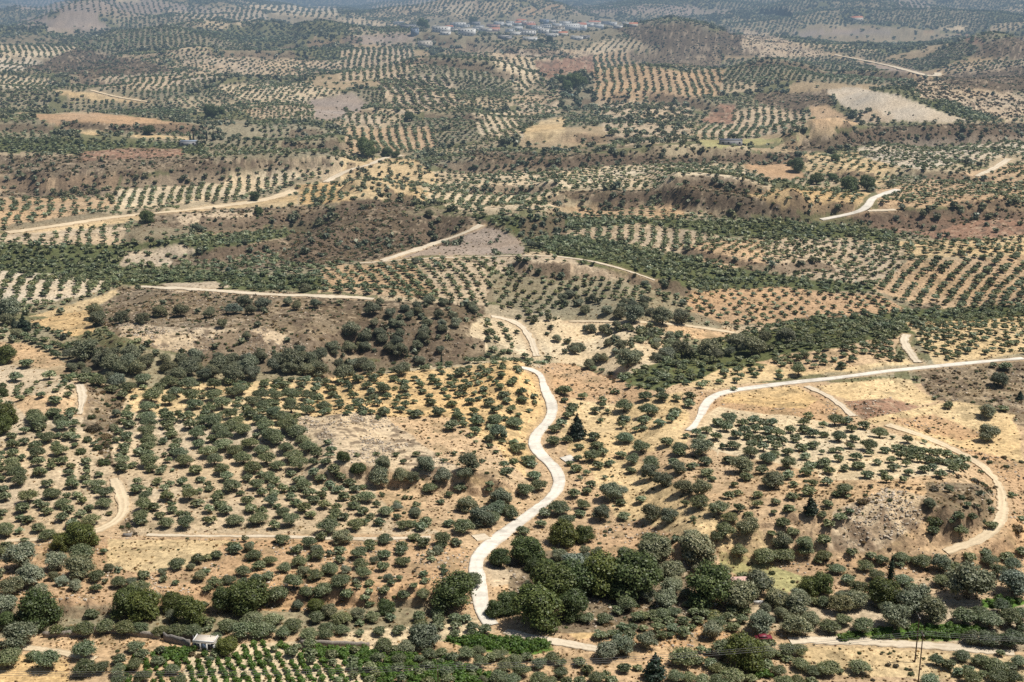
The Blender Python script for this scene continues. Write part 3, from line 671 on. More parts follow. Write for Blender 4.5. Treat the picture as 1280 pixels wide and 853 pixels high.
# ------------------------------------------------------------------ ground and roads
ii, jj = np.meshgrid(np.arange(NV-1), np.arange(NU-1), indexing='ij')
a0 = (ii*NU+jj).ravel()
F = np.stack([a0, a0+1, a0+1+NU, a0+NU], 1)
V = np.stack([GX.ravel(), GY.ravel(), Z.ravel()], 1)
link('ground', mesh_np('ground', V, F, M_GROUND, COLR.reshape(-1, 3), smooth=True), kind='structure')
del V, F, ii, jj, a0
M_ROAD = mat_plain('road_surface', None, .93, 1.1, .14, attr=True, bump=.03, spec=.1)
TONE = {'concrete': (.69, .635, .54), 'pale': (.60, .51, .38), 'sand': (.62, .50, .335)}
for nm, lab, G, w, surf in road_paths:
    G = resample(G, .8)
    d = np.gradient(G, axis=0); t = d[:, :2]/np.linalg.norm(d[:, :2], axis=1, keepdims=True); nrm = np.c_[-t[:, 1], t[:, 0]]
    amp = (.5 if surf == 'concrete' else 1.5)*min(1, w/4)
    wobs = [((fbm(G[:, 0]/6, G[:, 1]/6, sd_, 3)-.5)*amp+(fbm(G[:, 0]/1.3, G[:, 1]/1.3, sd_+1, 2)-.5)*amp*.9) for sd_ in (301, 307)]
    widen = 1+(fbm(G[:, 0]/24, G[:, 1]/24, 311, 2)-.5)*.9
    lift = 0.03+np.clip(G[:, 1]*0.00012, 0, .4)
    arc = np.arange(len(G))*.8
    xs_ = np.array([-.5, -.497, -.42, -.33, -.24, -.14, 0, .14, .24, .33, .42, .497, .5])
    if surf == 'concrete': dzs = [-.35, 0, .01, .015, .02, .025, .03, .025, .02, .015, .01, 0, -.35]
    else: dzs = [-.35, 0, 0, -.02, -.06, -.02, .06, -.02, -.06, -.02, 0, 0, -.35]
    V, Cc_ = [], []
    tone = np.array(TONE[surf])
    for o, dz in zip(xs_, dzs):
        ww = w*o*widen+(np.where(o < 0, -wobs[0], wobs[1]) if abs(o) > .4 else 0)
        P = np.c_[G[:, :2]+nrm*ww[:, None], G[:, 2]+dz+lift]; V.append(P)
        lum = .84+.3*fbm(P[:, 0]/9, P[:, 1]/9, 315, 3)+(.05 if .12 < abs(o) < .35 else 0)
        if surf == 'concrete':
            lum = lum-.10*((arc % 9.6) < .9)*(arc > 0)-.16*(sstep(.62, .70, fbm(P[:, 0]/5, P[:, 1]/2.2, 319, 2)))
            dirt = sstep(.36, .5, abs(o))*.55*fbm(P[:, 0]/4, P[:, 1]/4, 321, 2)
        else:
            grass = (abs(o) < .1)*.35+(abs(o) > .38)*.6
            dirt = grass*sstep(.3, .7, fbm(P[:, 0]/3, P[:, 1]/3, 323, 2))
        c = tone*lum[:, None]; c = c*(1-dirt[:, None])+np.array([.33, .24, .14])*dirt[:, None]; Cc_.append(c)
    m = len(xs_); V = np.stack(V, 1).reshape(-1, 3); CC = np.stack(Cc_, 1).reshape(-1, 3); k = np.arange(len(G)-1)[:, None]; c = np.arange(m-1)[None, :]
    a0 = (k*m+c).ravel(); F = np.stack([a0, a0+m, a0+m+1, a0+1], 1)[:, ::-1]
    link(nm, mesh_np(nm, V, F, M_ROAD, CC), kind='structure')

# ------------------------------------------------------------------ plant prototypes
def cube_sphere(n):
    vs = {}; F = []; V = []
    def vid(p):
        p = np.array(p, float); p /= np.linalg.norm(p); k = tuple(np.round(p, 5))
        if k not in vs: vs[k] = len(V); V.append(p)
        return vs[k]
    for ax in range(3):
        for sg in (-1, 1):
            for i in range(n):
                for j in range(n):
                    q = []
                    for di, dj in ((0, 0), (1, 0), (1, 1), (0, 1)):
                        p = [0, 0, 0]; p[ax] = sg; p[(ax+1) % 3] = (2*(i+di)/n-1)*sg; p[(ax+2) % 3] = 2*(j+dj)/n-1; q.append(vid(p))
                    F.append(q)
    return np.array(V), np.array(F)
CS1 = cube_sphere(1); CS2 = cube_sphere(2); CS3 = cube_sphere(3)

def lobes_for(kind, r):
    L = []
    if kind == 'olive':
        L.append((0, 0, .44, .34, .34, .20))
        n = int(r.integers(5, 8)); a0 = r.random()*6.28
        for k in range(n):
            a = a0+6.28*k/n+r.normal()*.25; d = r.uniform(.20, .30); s = r.uniform(.15, .23)
            L.append((d*math.cos(a), d*math.sin(a), r.uniform(.28, .50), s, s, s*r.uniform(.65, .9)))
        for k in range(2):
            L.append((r.normal()*.1, r.normal()*.1, r.uniform(.50, .62), .19, .19, .14))
    elif kind == 'wild':
        n = int(r.integers(11, 16)); L.append((0, 0, .45, .33, .33, .34))
        for k in range(n):
            a = 6.28*k/n*1.618*2+r.normal()*.3; h = r.uniform(0, 1); d = .33*math.sqrt(max(0, 1-h*h*.75))*r.uniform(.85, 1.1); s = r.uniform(.12, .2)
            L.append((d*math.cos(a), d*math.sin(a), .24+h*.5, s, s, s*.85))
    elif kind == 'broad':
        n = int(r.integers(12, 17)); L.append((0, 0, .42, .36, .36, .34))
        for k in range(n):
            a = r.random()*6.28; h = r.uniform(0, 1); d = .32*math.sqrt(max(0, 1-h*h*.8)); s = r.uniform(.13, .22)
            L.append((d*math.cos(a), d*math.sin(a), .16+h*.58, s, s, s*.9))
    elif kind == 'shrub':
        L.append((0, 0, .18, .36, .36, .22))
        for k in range(5):
            a = 6.28*k/5+r.normal()*.4; d = r.uniform(.18, .32); s = r.uniform(.13, .22); L.append((d*math.cos(a), d*math.sin(a), r.uniform(.12, .28), s, s, s*.8))
    elif kind == 'cypress':
        for k in range(9):
            h = k/8; rr = .5*(1-.55*h)*min(1, .55+h*3)*(1-h**5*.8); L.append((r.normal()*.04, r.normal()*.04, .35+h*3.9, rr, rr, .42))
    elif kind == 'conifer':
        for k in range(8):
            h = k/7; rr = .5*(1-h)**.8+.04
            for q in range(3):
                a = r.random()*6.28; L.append((rr*.35*math.cos(a), rr*.35*math.sin(a), .22+h*1.25, rr*.75, rr*.75, .13))
    elif kind == 'vine':
        for k in range(4):
            L.append((r.normal()*.14, r.normal()*.14, r.uniform(.25, .75), .34, .34, .3))
    elif kind == 'bare':
        L.append((0, 0, .5, .3, .3, .3))
    return L
PAL = {   # two leaf colours and the inner core colour, with crown shade painted in
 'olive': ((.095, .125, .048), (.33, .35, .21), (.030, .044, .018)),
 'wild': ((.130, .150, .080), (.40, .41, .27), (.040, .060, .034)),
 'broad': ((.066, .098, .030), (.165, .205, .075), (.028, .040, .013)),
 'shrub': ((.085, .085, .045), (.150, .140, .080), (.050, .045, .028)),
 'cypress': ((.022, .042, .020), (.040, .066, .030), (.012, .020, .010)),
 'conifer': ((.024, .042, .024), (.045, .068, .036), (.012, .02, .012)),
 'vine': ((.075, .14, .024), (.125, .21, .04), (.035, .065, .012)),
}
TALL = {'olive': .8, 'wild': .92, 'broad': .95, 'shrub': .45, 'cypress': 4.5, 'conifer': 1.6, 'vine': 1.0}

def crown_np(kind, n, seed, core=2):
    r = np.random.default_rng(seed); L = lobes_for(kind, r); ca, cb, cc = [np.array(c) for c in PAL[kind]]
    L = [(l[0], l[1], l[2]+.07, *l[3:]) for l in L] if kind == 'olive' else L
    Ls = np.array(L); area = (Ls[:, 3]*Ls[:, 4]+Ls[:, 3]*Ls[:, 5]*2)*4.2
    P = []; Nn = []
    tot = 0; need = n
    while len(P) < need and tot < n*12:
        k = r.choice(len(L), p=area/area.sum()); c = Ls[k, :3]; rad = Ls[k, 3:]
        d = r.normal(size=3); d /= np.linalg.norm(d)
        if d[2] < -.35 and r.random() < .75: tot += 1; continue
        p = c+rad*d*(r.uniform(.80, 1.12) if r.random() < .75 else r.uniform(1.0, 1.35))
        q = (p-Ls[:, :3])/Ls[:, 3:]; q = (q*q).sum(1); q[k] = 9
        tot += 1
        if q.min() < .72: continue
        P.append(p); nn = d/rad; nn /= np.linalg.norm(nn); Nn.append(nn)
    P = np.array(P); Nn = np.array(Nn); m = len(P)
    vis = area.sum()*.55
    s = math.sqrt(vis*1.5/m)
    Nn = Nn+r.normal(size=(m, 3))*.55+np.array([0, 0, .25]); Nn /= np.linalg.norm(Nn, axis=1, keepdims=True)
    T = np.cross(Nn, r.normal(size=(m, 3))); T /= np.linalg.norm(T, axis=1, keepdims=True); B = np.cross(Nn, T)
    sz = s*r.uniform(.6, 1.25, size=(m, 1)); e = r.uniform(1.0, 1.5, size=(m, 1))
    a = T*sz*e*.5; b = B*sz/e*.5
    j = lambda: 1+r.normal(size=(m, 1))*.22
    V = np.stack([P-a*j()-b*.5*j(), P+a*.2-b*j(), P+a*j()+b*.4*j(), P-a*.2+b*j()], 1).reshape(-1, 3)
    F = np.arange(4*m).reshape(-1, 4)
    t = r.random(m)**2.1; C = np.repeat(ca*(1-t[:, None])+cb*t[:, None], 4, 0)
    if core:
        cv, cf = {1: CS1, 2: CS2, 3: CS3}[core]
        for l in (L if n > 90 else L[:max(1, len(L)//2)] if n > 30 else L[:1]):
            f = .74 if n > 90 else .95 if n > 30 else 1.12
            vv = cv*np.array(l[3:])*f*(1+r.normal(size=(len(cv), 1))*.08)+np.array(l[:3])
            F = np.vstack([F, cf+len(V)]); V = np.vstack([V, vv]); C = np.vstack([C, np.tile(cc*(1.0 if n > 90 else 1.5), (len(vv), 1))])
    return V, F, C

def trunk_np(kind, seed, n=5):
    r = np.random.default_rng(seed); mb = MB()
    if kind == 'olive':
        q = r.normal(size=2)*.03
        mb.tube([(0, 0, -.08), (q[0]*.3, q[1]*.3, .08), (q[0], q[1], .22)], [.062, .045, .036], n)
        for k in range(3):
            a = 2.1*k+r.random(); mb.tube([(q[0], q[1], .19), (q[0]+.10*math.cos(a), q[1]+.10*math.sin(a), .32), (q[0]+.2*math.cos(a), q[1]+.2*math.sin(a), .5)], [.032, .024, .01], n)
    elif kind in ('wild', 'broad'):
        q = r.normal(size=2)*.04
        mb.tube([(0, 0, -.08), (q[0]*.3, q[1]*.3, .1), (q[0], q[1], .3)], [.055, .042, .034], n)
        for k in range(4):
            a = 1.57*k+r.random(); mb.tube([(q[0], q[1], .26), (q[0]+.12*math.cos(a), q[1]+.12*math.sin(a), .42), (q[0]+.24*math.cos(a), q[1]+.24*math.sin(a), .62)], [.03, .022, .01], n)
    elif kind == 'cypress': mb.tube([(0, 0, -.1), (0, 0, 1.5)], [.1, .06], n)
    elif kind == 'conifer': mb.tube([(0, 0, -.08), (0, 0, .8), (0, 0, 1.3)], [.06, .04, .01], n)
    elif kind == 'shrub': 
        for k in range(3):
            a = 2.1*k+r.random(); mb.tube([(0, 0, -.06), (.12*math.cos(a), .12*math.sin(a), .2)], [.03, .012], n)
    elif kind == 'vine': mb.tube([(0, 0, -.1), (0, 0, .5)], [.06, .03], n)
    return np.vstack(mb.V), np.vstack(mb.F)

BARKC = np.array([.12, .095, .075])
LOD = {}
def lod(kind, n, var):
    key = (kind, n, var)
    if key not in LOD:
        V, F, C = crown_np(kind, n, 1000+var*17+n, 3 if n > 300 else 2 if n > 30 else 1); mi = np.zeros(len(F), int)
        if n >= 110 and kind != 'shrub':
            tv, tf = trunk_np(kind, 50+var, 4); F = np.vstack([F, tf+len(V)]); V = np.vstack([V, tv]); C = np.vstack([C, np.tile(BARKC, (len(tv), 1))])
        LOD[key] = (V, F, C)
    return LOD[key]

# ------------------------------------------------------------------ hand-read trees: crop origin, then (x, y, width) in fifths of a photo pixel
HAND = []
def hand(ox, oy, kind, s, sc=5.0):
    for tok in s.split():
        x, y, w = [float(q) for q in tok.split(',')]
        HAND.append((kind, ox+x/sc, oy+y/sc, w/sc))
hand(0,683,'wild','130,70,190 200,190,150 80,250,140 360,90,150 500,130,170 390,215,80 470,240,90 250,280,110 50,370,130 0,170,70 0,500,70 130,545,200')
hand(0,683,'olive','510,25,160 30,25,90 650,25,50 1115,95,110 1240,70,90 1275,150,60 900,170,80 745,215,100 605,175,100 600,250,80 1095,220,50 880,240,130 980,310,80 1260,365,90 360,520,90 440,510,90 530,505,130 660,490,120 780,500,130 880,500,110 1010,510,120 1110,510,120 1210,520,120 570,410,90 50,690,160 100,650,80 210,675,90 300,695,160 530,630,160 530,735,150 640,740,100 745,700,90 740,765,100 840,735,100 890,665,90 985,700,90 850,615,110 1000,640,70 1080,755,100 895,805,110 1130,830,100 740,830,100 10,610,60')
hand(0,683,'shrub','1200,672,50 1240,682,45 1262,676,40')
hand(768,683,'olive','893,606,75 980,604,70 940,612,60')
hand(768,683,'shrub','900,592,50 950,598,55 985,590,40')
hand(0,683,'broad','250,400,235 800,360,200 890,370,180 1090,350,140 1190,420,170 60,460,120')
hand(256,683,'olive','75,40,85 190,10,90 305,40,100 15,60,60 410,75,100 335,105,95 240,140,110 10,155,60 150,195,100 500,120,100 590,80,100 655,65,50 710,40,100 580,10,80 845,10,80 845,75,70 785,120,120 395,170,90 325,195,90 240,215,90 690,160,110 555,210,130 455,280,150 640,280,110 740,250,140 855,200,130 885,290,90 960,30,110 975,95,110 995,155,110 1035,5,60 1125,40,90 1115,115,90 1230,10,90 1240,80,100 955,245,50 1030,220,65 1025,270,55 1165,220,60 1215,195,50 1125,270,80 1240,285,90 1000,310,70 1030,350,60 20,250,70 65,215,90')
hand(256,683,'olive','300,430,140 425,440,120 700,430,110 855,430,130 1050,430,100 1160,435,70 140,480,120 240,510,150 360,500,150 30,465,80 550,480,120 490,535,100 650,530,120 760,500,110 860,510,100 760,545,100 660,595,90 1090,515,90 970,470,60 970,530,70 1215,505,90 60,560,100 20,500,60 545,650,90 575,620,70 665,650,80 665,700,70 795,660,80 800,715,70 440,630,60 940,640,80 930,700,80 925,740,80 1120,610,120 1080,680,90 1035,740,90 1065,790,80 1215,690,100 1210,745,90 1180,640,90 1230,810,80 1035,825,80 835,830,60 930,790,70 400,705,60 70,655,70 30,700,60')
hand(256,683,'broad','270,320,230 130,345,160 1135,380,100 700,370,110 140,620,120')
hand(512,683,'broad','270,270,250 565,75,130 725,30,200 770,110,100 850,120,100 790,380,300 620,350,140 900,220,260 1030,200,260 1180,180,280 1020,370,200 540,390,110')
hand(512,683,'olive','385,195,130 135,75,55 210,120,50 220,150,60 85,165,60 95,205,60 25,235,55 85,290,100 60,425,90 70,470,90 180,400,90 180,450,90 180,485,80 285,430,90 290,480,80 285,535,75 345,440,80 395,490,90 395,530,65 470,510,80 1100,430,110 1215,435,100 1190,540,90 1260,535,80')
hand(512,683,'wild','90,555,200 1235,650,130 1025,90,150')
hand(512,683,'olive','60,690,80 120,660,100 195,650,90 195,710,60 265,680,90 350,650,110 430,640,100 305,730,65 440,710,110 390,750,80 510,680,90 570,660,100 650,700,110 730,680,80 590,735,110 700,765,120 810,715,110 890,680,100 945,720,80 940,780,100 1060,710,90 110,735,90 70,775,80 15,770,40 235,770,90 240,810,90 115,835,90 395,800,50 560,810,120 640,820,120 800,810,120 880,830,100 980,830,80 1060,830,90 1170,800,110 1110,760,80 1260,820,80 1230,790,60')
hand(768,683,'broad','110,180,310 590,250,280 800,680,220 1220,240,130')
hand(768,683,'wild','250,30,210 520,20,220 360,140,150 530,110,100 350,250,130 210,300,110 320,320,160 680,160,110 780,310,220 900,230,180 1020,320,150 1140,350,180 440,300,80 610,530,130 200,590,130 910,480,170 1130,490,170 1220,450,120 40,620,140 1040,420,100')
hand(768,683,'olive','780,20,110 940,35,150 1060,30,130 1190,10,100 1270,80,60 800,180,90 1250,330,80 460,350,70 555,360,70 80,350,130 20,390,80 140,430,90 180,420,90 240,410,90 300,410,100 370,400,100 430,450,90 340,450,80 260,455,80 500,400,80 560,400,90 520,450,80 620,410,90 620,450,90 710,430,90 800,440,90 740,390,90 820,390,80 50,500,80 110,490,80 180,500,70 270,495,90 360,500,90 430,510,70 480,500,60 20,540,70 95,540,90 290,545,80 350,545,60 430,530,90 640,480,130 740,490,90')
hand(768,683,'olive','430,660,180 540,640,60 590,650,60 690,620,180 520,700,90 600,720,90 900,660,80 960,650,100 1020,660,80 1080,630,120 900,735,60 960,735,80 1020,770,100 1080,690,80 1160,720,120 1240,760,110 660,745,120 740,790,150 390,800,110 470,810,100 550,820,110 640,830,110 850,810,90 1060,830,120 1140,830,100 1230,830,80 145,750,60 60,750,90 700,840,90 1160,640,100')
hand(768,683,'conifer','250,740,120')
hand(768,683,'shrub','985,165,45 1115,220,32 845,105,40')
hand(1024,683,'wild','930,230,260 590,330,230 700,400,180 1210,230,180 470,440,200 755,110,120 230,330,150 130,360,150')
hand(1024,683,'broad','400,290,200 20,240,130')
hand(1024,683,'olive','30,50,100 205,25,80 110,130,110 320,50,80 385,75,90 285,105,110 360,170,100 180,195,90 240,235,140 510,60,100 590,80,60 640,80,120 500,105,60 845,115,80 760,200,110 520,190,110 570,235,80 940,60,80 1070,80,110 1040,30,80 1170,50,90 1200,100,110 1115,140,110 1260,20,80 60,480,140 150,440,110 270,470,160 35,330,100 400,360,100 900,420,150 1010,400,120 1060,450,150 1140,370,120 1190,430,150 1250,400,110 1260,490,80 950,560,120 1070,560,150 1200,560,160 1275,560,80')
hand(1024,683,'olive','730,700,100 805,730,90 890,670,110 870,775,80 930,755,70 1010,700,110 1090,730,130 950,810,130 1025,785,60 1110,800,130 1190,740,90 1250,710,100 1215,810,110 1130,660,60 250,730,140 50,740,150 690,830,130 130,770,50')
hand(1024,683,'shrub','480,745,40 575,795,40 545,765,30 305,810,35 335,835,30 380,600,22 190,610,22 130,640,22 390,670,22 470,655,20 655,700,24 430,740,40 250,665,30 570,770,28')
hand(512,513,'olive','180,5,80 300,15,70 40,10,90 265,75,110 335,75,70 420,50,110 410,110,90 535,40,120 655,55,120 500,90,60 545,115,140 500,165,80 585,155,60 600,40,60 685,105,40 385,150,50 320,130,30 410,190,35 580,190,55 505,210,55 675,215,120 540,250,50 408,258,35 740,290,120 760,325,80 458,310,50 275,265,50 180,265,40 215,305,50 40,265,60 590,325,70 605,365,100 500,450,60 495,490,60 245,515,65 195,560,65 315,465,90 130,470,110 10,540,40 45,580,70 725,480,130 780,390,110 810,450,120 540,590,140 620,600,120 330,700,150 250,690,90 520,650,120 640,640,100 100,680,100 15,700,70 210,790,120 290,810,80 200,820,90 85,820,90 30,780,80 905,95,100 950,60,90 985,20,80 900,170,110 980,170,80 1060,215,70 1195,55,50 930,580,160 845,630,90 820,690,90 705,745,90 1025,500,100 1110,490,80 1130,450,80 1085,575,110 1065,630,80 985,665,120 1040,350,90 1105,380,60 1065,415,50 1220,410,45 1140,270,120 1170,200,100 1210,240,90 1055,285,70 1180,330,80 1000,320,60 1250,320,70 1150,150,90')
hand(512,513,'wild','360,580,140 345,385,120 370,320,150 100,330,130 210,400,120 20,410,90 570,540,150 450,660,170 1195,640,130 1250,510,150')
hand(512,513,'broad','960,770,170 1090,770,120')
hand(512,513,'conifer','1045,100,110')
hand(256,513,'olive','40,670,90 190,665,130 335,655,140 540,665,130 490,620,110 665,635,90 770,700,160 870,650,80 945,695,130 1035,650,70 1090,685,80 1130,610,110 1245,695,110 1200,650,70 1125,785,110 730,780,80 485,795,100 655,810,110 1035,830,90 1230,835,80 180,840,80 290,830,60 100,570,100 135,610,100 265,545,100 290,600,90 415,550,110 80,530,100 225,510,60 360,495,90 485,475,90 540,525,80 570,560,90 625,595,100 750,575,95 815,620,100 930,575,100 985,610,90 1075,575,70 1110,520,50 1020,525,120 1200,570,70 1250,535,50 870,525,90 680,545,90 655,500,100 455,590,60 325,450,110 170,450,130 30,475,70 140,400,100 270,410,90 400,400,110 440,430,90 540,380,70 590,415,100 680,375,80 725,410,80 620,455,110 785,455,90 845,395,90 805,355,100 830,480,90 905,435,90 940,480,80 110,345,130 295,335,130 455,325,110 590,315,140 750,305,90 65,290,120 240,280,130 390,280,140 550,270,130 700,250,100 790,230,90 30,240,120 190,235,110 355,230,110 510,215,120 650,205,130 125,190,130 285,185,130 450,170,110 610,165,110 120,140,130 235,105,120 410,125,140 570,110,140 370,80,120 90,95,110 50,50,120 200,50,110 530,70,110 490,30,110 290,15,90 420,15,80 345,45,90 10,100,40 770,190,60 955,270,50 1075,265,50 1195,265,55 1240,310,60 740,5,70 890,5,60 990,5,60 1125,5,80 1085,40,50')
hand(256,513,'wild','860,790,120 1090,410,140 1110,330,120 1230,405,110')
hand(256,513,'broad','865,290,80 960,365,90')
hand(768,513,'olive','60,35,90 185,50,90 280,65,80 350,50,60 50,80,70 65,145,130 180,100,60 130,110,60 165,205,140 325,180,100 375,10,90 415,225,110 400,250,90 570,300,100 445,150,60 510,125,80 575,110,80 635,150,90 545,160,80 710,30,120 700,90,100 740,200,100 680,215,60 715,290,90 820,395,100 575,370,100 610,415,65 485,335,80 370,310,90 220,310,130 110,290,110 40,260,90 100,360,80 530,550,150 650,590,150 750,455,55 710,520,80 770,505,70 895,515,75 890,570,90 1005,560,75 995,625,55 1090,600,90 1110,520,90 920,360,90 775,595,90 840,640,80 1055,690,100 985,765,60 1115,745,90 1120,450,70 1085,390,90 1195,370,90 1235,440,80 1215,490,100 850,240,120 960,280,120 1085,310,130 1085,245,90 1000,255,80 1190,275,80 1220,330,90 1260,330,60 440,570,70 490,670,50 165,540,90 60,640,100 40,560,80 720,650,110 690,740,130 640,780,100 250,815,180 1190,820,120 380,790,60')
hand(768,513,'wild','545,225,160 790,330,160 400,355,110 220,385,130 300,430,130 430,470,140 550,490,130 995,430,150 230,630,150 340,650,130 30,500,120 830,730,150 480,810,150 1050,820,120')
hand(768,513,'conifer','1225,590,90')
hand(768,513,'olive','800,60,90 870,50,90 930,75,90 985,60,90 810,110,90 880,100,90 960,110,90 1020,120,100 1100,105,90 760,140,90 840,150,90 900,160,90 980,160,90 1050,175,90 1130,160,90 1190,110,90 1240,130,90 860,200,90 930,215,90 1010,205,90 1170,215,90 1240,200,90 650,60,90 720,60,90 1210,20,80 1180,60,80')
hand(0,513,'olive','75,150,70 80,200,90 80,250,90 80,310,110 80,345,110 110,380,120 125,425,110 15,420,60 25,480,70 35,530,90 225,200,100 235,250,110 240,310,90 250,365,100 300,440,90 325,505,120 175,520,140 145,595,100 240,570,80 295,615,90 175,670,80 240,715,100 295,765,100 35,720,110 40,745,110 10,670,30 155,805,50 40,840,80 185,105,50 250,90,90 300,150,110 225,30,120 310,15,70 435,15,70 375,30,90 395,75,110 430,140,100 375,235,110 390,300,90 540,305,70 430,375,80 455,440,100 480,515,80 395,560,110 425,605,90 390,655,85 455,695,90 510,630,90 560,600,80 570,660,130 650,560,110 660,500,110 610,445,110 610,480,80 620,390,60 683,635,50')
hand(0,513,'olive','800,20,90 810,70,90 790,145,95 780,210,90 780,250,70 765,300,110 765,345,90 925,20,110 930,60,120 925,110,120 930,170,140 930,215,110 925,255,100 935,300,130 950,350,95 1045,20,100 1045,75,90 1070,135,95 1090,210,80 1130,250,110 1160,300,120 1225,355,100 1080,370,35 1030,270,50 1150,30,90 1190,75,100 1230,130,120 1240,190,100 1260,240,60 860,475,100 985,430,80 910,520,110 900,575,130 960,590,90 880,640,120 880,680,90 1045,520,100 1030,470,70 1140,435,90 1170,470,80 1185,510,120 1255,420,70 1235,565,90 1075,580,60 1000,640,80 1040,685,110 1165,680,130 1120,630,70 1275,670,40')
hand(0,513,'shrub','575,40,60 590,110,100 550,180,70 610,230,70 505,255,80 650,320,90 660,160,80')
hand(0,513,'broad','510,790,170 390,820,120 20,90,130')
hand(1024,513,'olive','100,45,120 170,55,90 20,80,60 275,80,90 200,100,80 375,120,120 30,140,70 125,150,110 215,160,90 310,200,120 190,210,70 80,240,60 15,255,50 130,240,60 225,270,90 120,290,70 315,260,60 410,235,80 455,165,40 550,170,80 655,190,45 360,310,70 245,325,100 160,350,70 60,360,90 30,310,100 300,385,90 50,430,90 420,415,90 400,375,70 465,345,80 450,300,70 545,320,70 560,375,75 525,425,60 650,355,80 755,385,90 840,350,90 900,345,80 905,300,90 480,220,80 530,230,80 590,225,80 640,240,80 690,250,80 510,270,80 570,280,80 630,290,80 690,300,80 750,300,80 740,250,80 800,260,80 850,290,80 800,310,80 710,340,80 860,320,80 580,250,80 160,480,120 110,510,70 175,530,40 130,650,90 195,620,60 60,695,90 50,570,80 20,640,70 710,740,80 880,740,90 870,650,80 950,655,80 1070,610,70 1075,700,90 925,580,60 830,690,50 1205,520,60 1260,670,60 30,800,90 1010,375,40')
hand(1024,513,'wild','1055,140,140 1050,5,110')
hand(1024,513,'shrub','440,560,40 675,130,45 1155,290,40 1065,320,45 1170,350,40 810,480,60 1100,480,40 720,690,110 1235,740,90 975,290,40 1265,320,40 720,490,70 270,565,80 970,440,70 1000,620,50')
hand(1024,373,'olive','720,615,40 805,660,75 1045,685,120 1150,675,70 1165,410,90 1085,410,50')
hand(1024,373,'wild','1120,510,110')
hand(1024,373,'conifer','1255,600,40')
hand(512,373,'olive','45,700,100 180,690,100 300,720,80 400,690,80 30,490,60 55,510,50 70,535,60 85,570,60 125,600,70 135,635,75 30,635,50 140,480,60 175,505,50 180,535,60 215,565,65 235,605,60 265,645,80 260,480,60 285,505,50 330,550,80 345,590,50 375,630,80 375,465,50 405,495,45 430,520,55 460,555,65 470,590,60 495,635,90 530,685,70 530,735,100 505,490,50 535,515,50 565,545,60 590,585,90 610,630,70 635,680,80 655,750,110 575,470,70 640,510,80 700,570,80 705,615,80 440,425,60 480,455,70 320,440,100 430,750,100 965,560,110 1080,600,70 970,625,60 1205,625,70 1205,660,60 1010,690,80 1020,660,80 1160,690,70 1265,580,40 1235,700,50')
hand(768,373,'olive','195,595,100 300,600,100 290,570,80 215,680,140 60,650,130 380,695,100 385,615,70 470,595,90 465,640,90 15,575,50 90,540,60 215,540,50 325,530,50 450,515,60 565,515,65 655,510,60 690,480,45 760,505,60 740,470,30 1030,480,60 1150,435,110 745,560,45')
hand(768,373,'wild','770,260,140 860,290,180 940,250,110 1070,230,130 590,310,160 720,330,80 420,310,140 320,340,130 80,370,170 150,350,80 640,350,100 120,100,150 300,110,150 420,120,130 30,90,90')
hand(0,373,'olive','100,475,100 310,470,90 125,610,70 260,590,70 350,565,50 345,620,90 445,550,60 425,595,60 430,495,60 450,690,80 170,390,100 250,750,100 340,700,100 210,710,110 240,780,90 390,770,110')
hand(0,373,'broad','45,360,120 20,740,150 20,590,60')
hand(0,373,'conifer','90,155,45 150,155,80')
hand(0,373,'wild','540,310,180 820,340,140 700,350,130 800,400,130 920,390,110 1030,370,90 1060,420,120 1180,430,140 600,80,110 610,130,120 760,120,100 890,120,100 1000,80,100 1130,75,110 400,240,50 60,60,170 40,130,90 690,400,120 760,430,110 860,440,120')
hand(0,373,'olive','620,500,120 700,550,100 770,590,90 810,540,110 950,590,150 1060,500,130 1060,620,110 520,490,90 900,490,110 1180,520,130 1200,590,130 1220,640,120 590,480,90 1100,570,110 1000,540,100 930,660,120')
hand(256,373,'wild','30,90,90 180,60,110 290,70,90 250,20,100 370,30,110 575,45,80 520,15,80 690,30,90 1050,60,110 1160,90,80 1250,60,70 1060,150,70 920,190,130 1000,240,110 1090,210,90 800,300,110 900,300,110 1110,250,80 1220,320,120 1150,300,90 110,155,80 600,320,80 1000,300,80 90,410,120 280,410,140 540,390,190 440,420,120 700,430,160 620,440,120 530,430,120 720,350,120 870,460,140 1030,430,110 1230,440,120 180,470,160 300,460,120')
hand(256,373,'olive','60,520,110 160,500,100 60,590,120 180,570,120 110,640,130 30,670,100 160,700,120 230,550,120 350,580,130 290,700,90 360,650,120 300,620,110 450,590,110 540,580,120 640,590,110 540,660,130 640,680,110 740,660,110 430,700,110 430,640,100 500,520,80 600,500,60 690,560,80 760,510,70 700,500,70 790,550,80 800,590,70 840,640,70 900,680,80 850,510,60 900,545,70 930,590,80 960,630,90 990,680,90 1040,700,60 960,490,90 1010,530,80 1040,570,70 1060,600,70 1080,640,80 1120,690,100 1060,480,80 1120,550,110 1135,600,70 1180,490,70 1215,510,50 1250,550,80 1260,600,60 1200,630,60 1190,655,60 1220,680,80 1280,700,50 380,770,120 500,740,110 520,780,140 420,830,140 230,800,130 160,770,130 50,740,120 100,800,130 580,810,120 340,740,100 650,640,90 700,610,90')
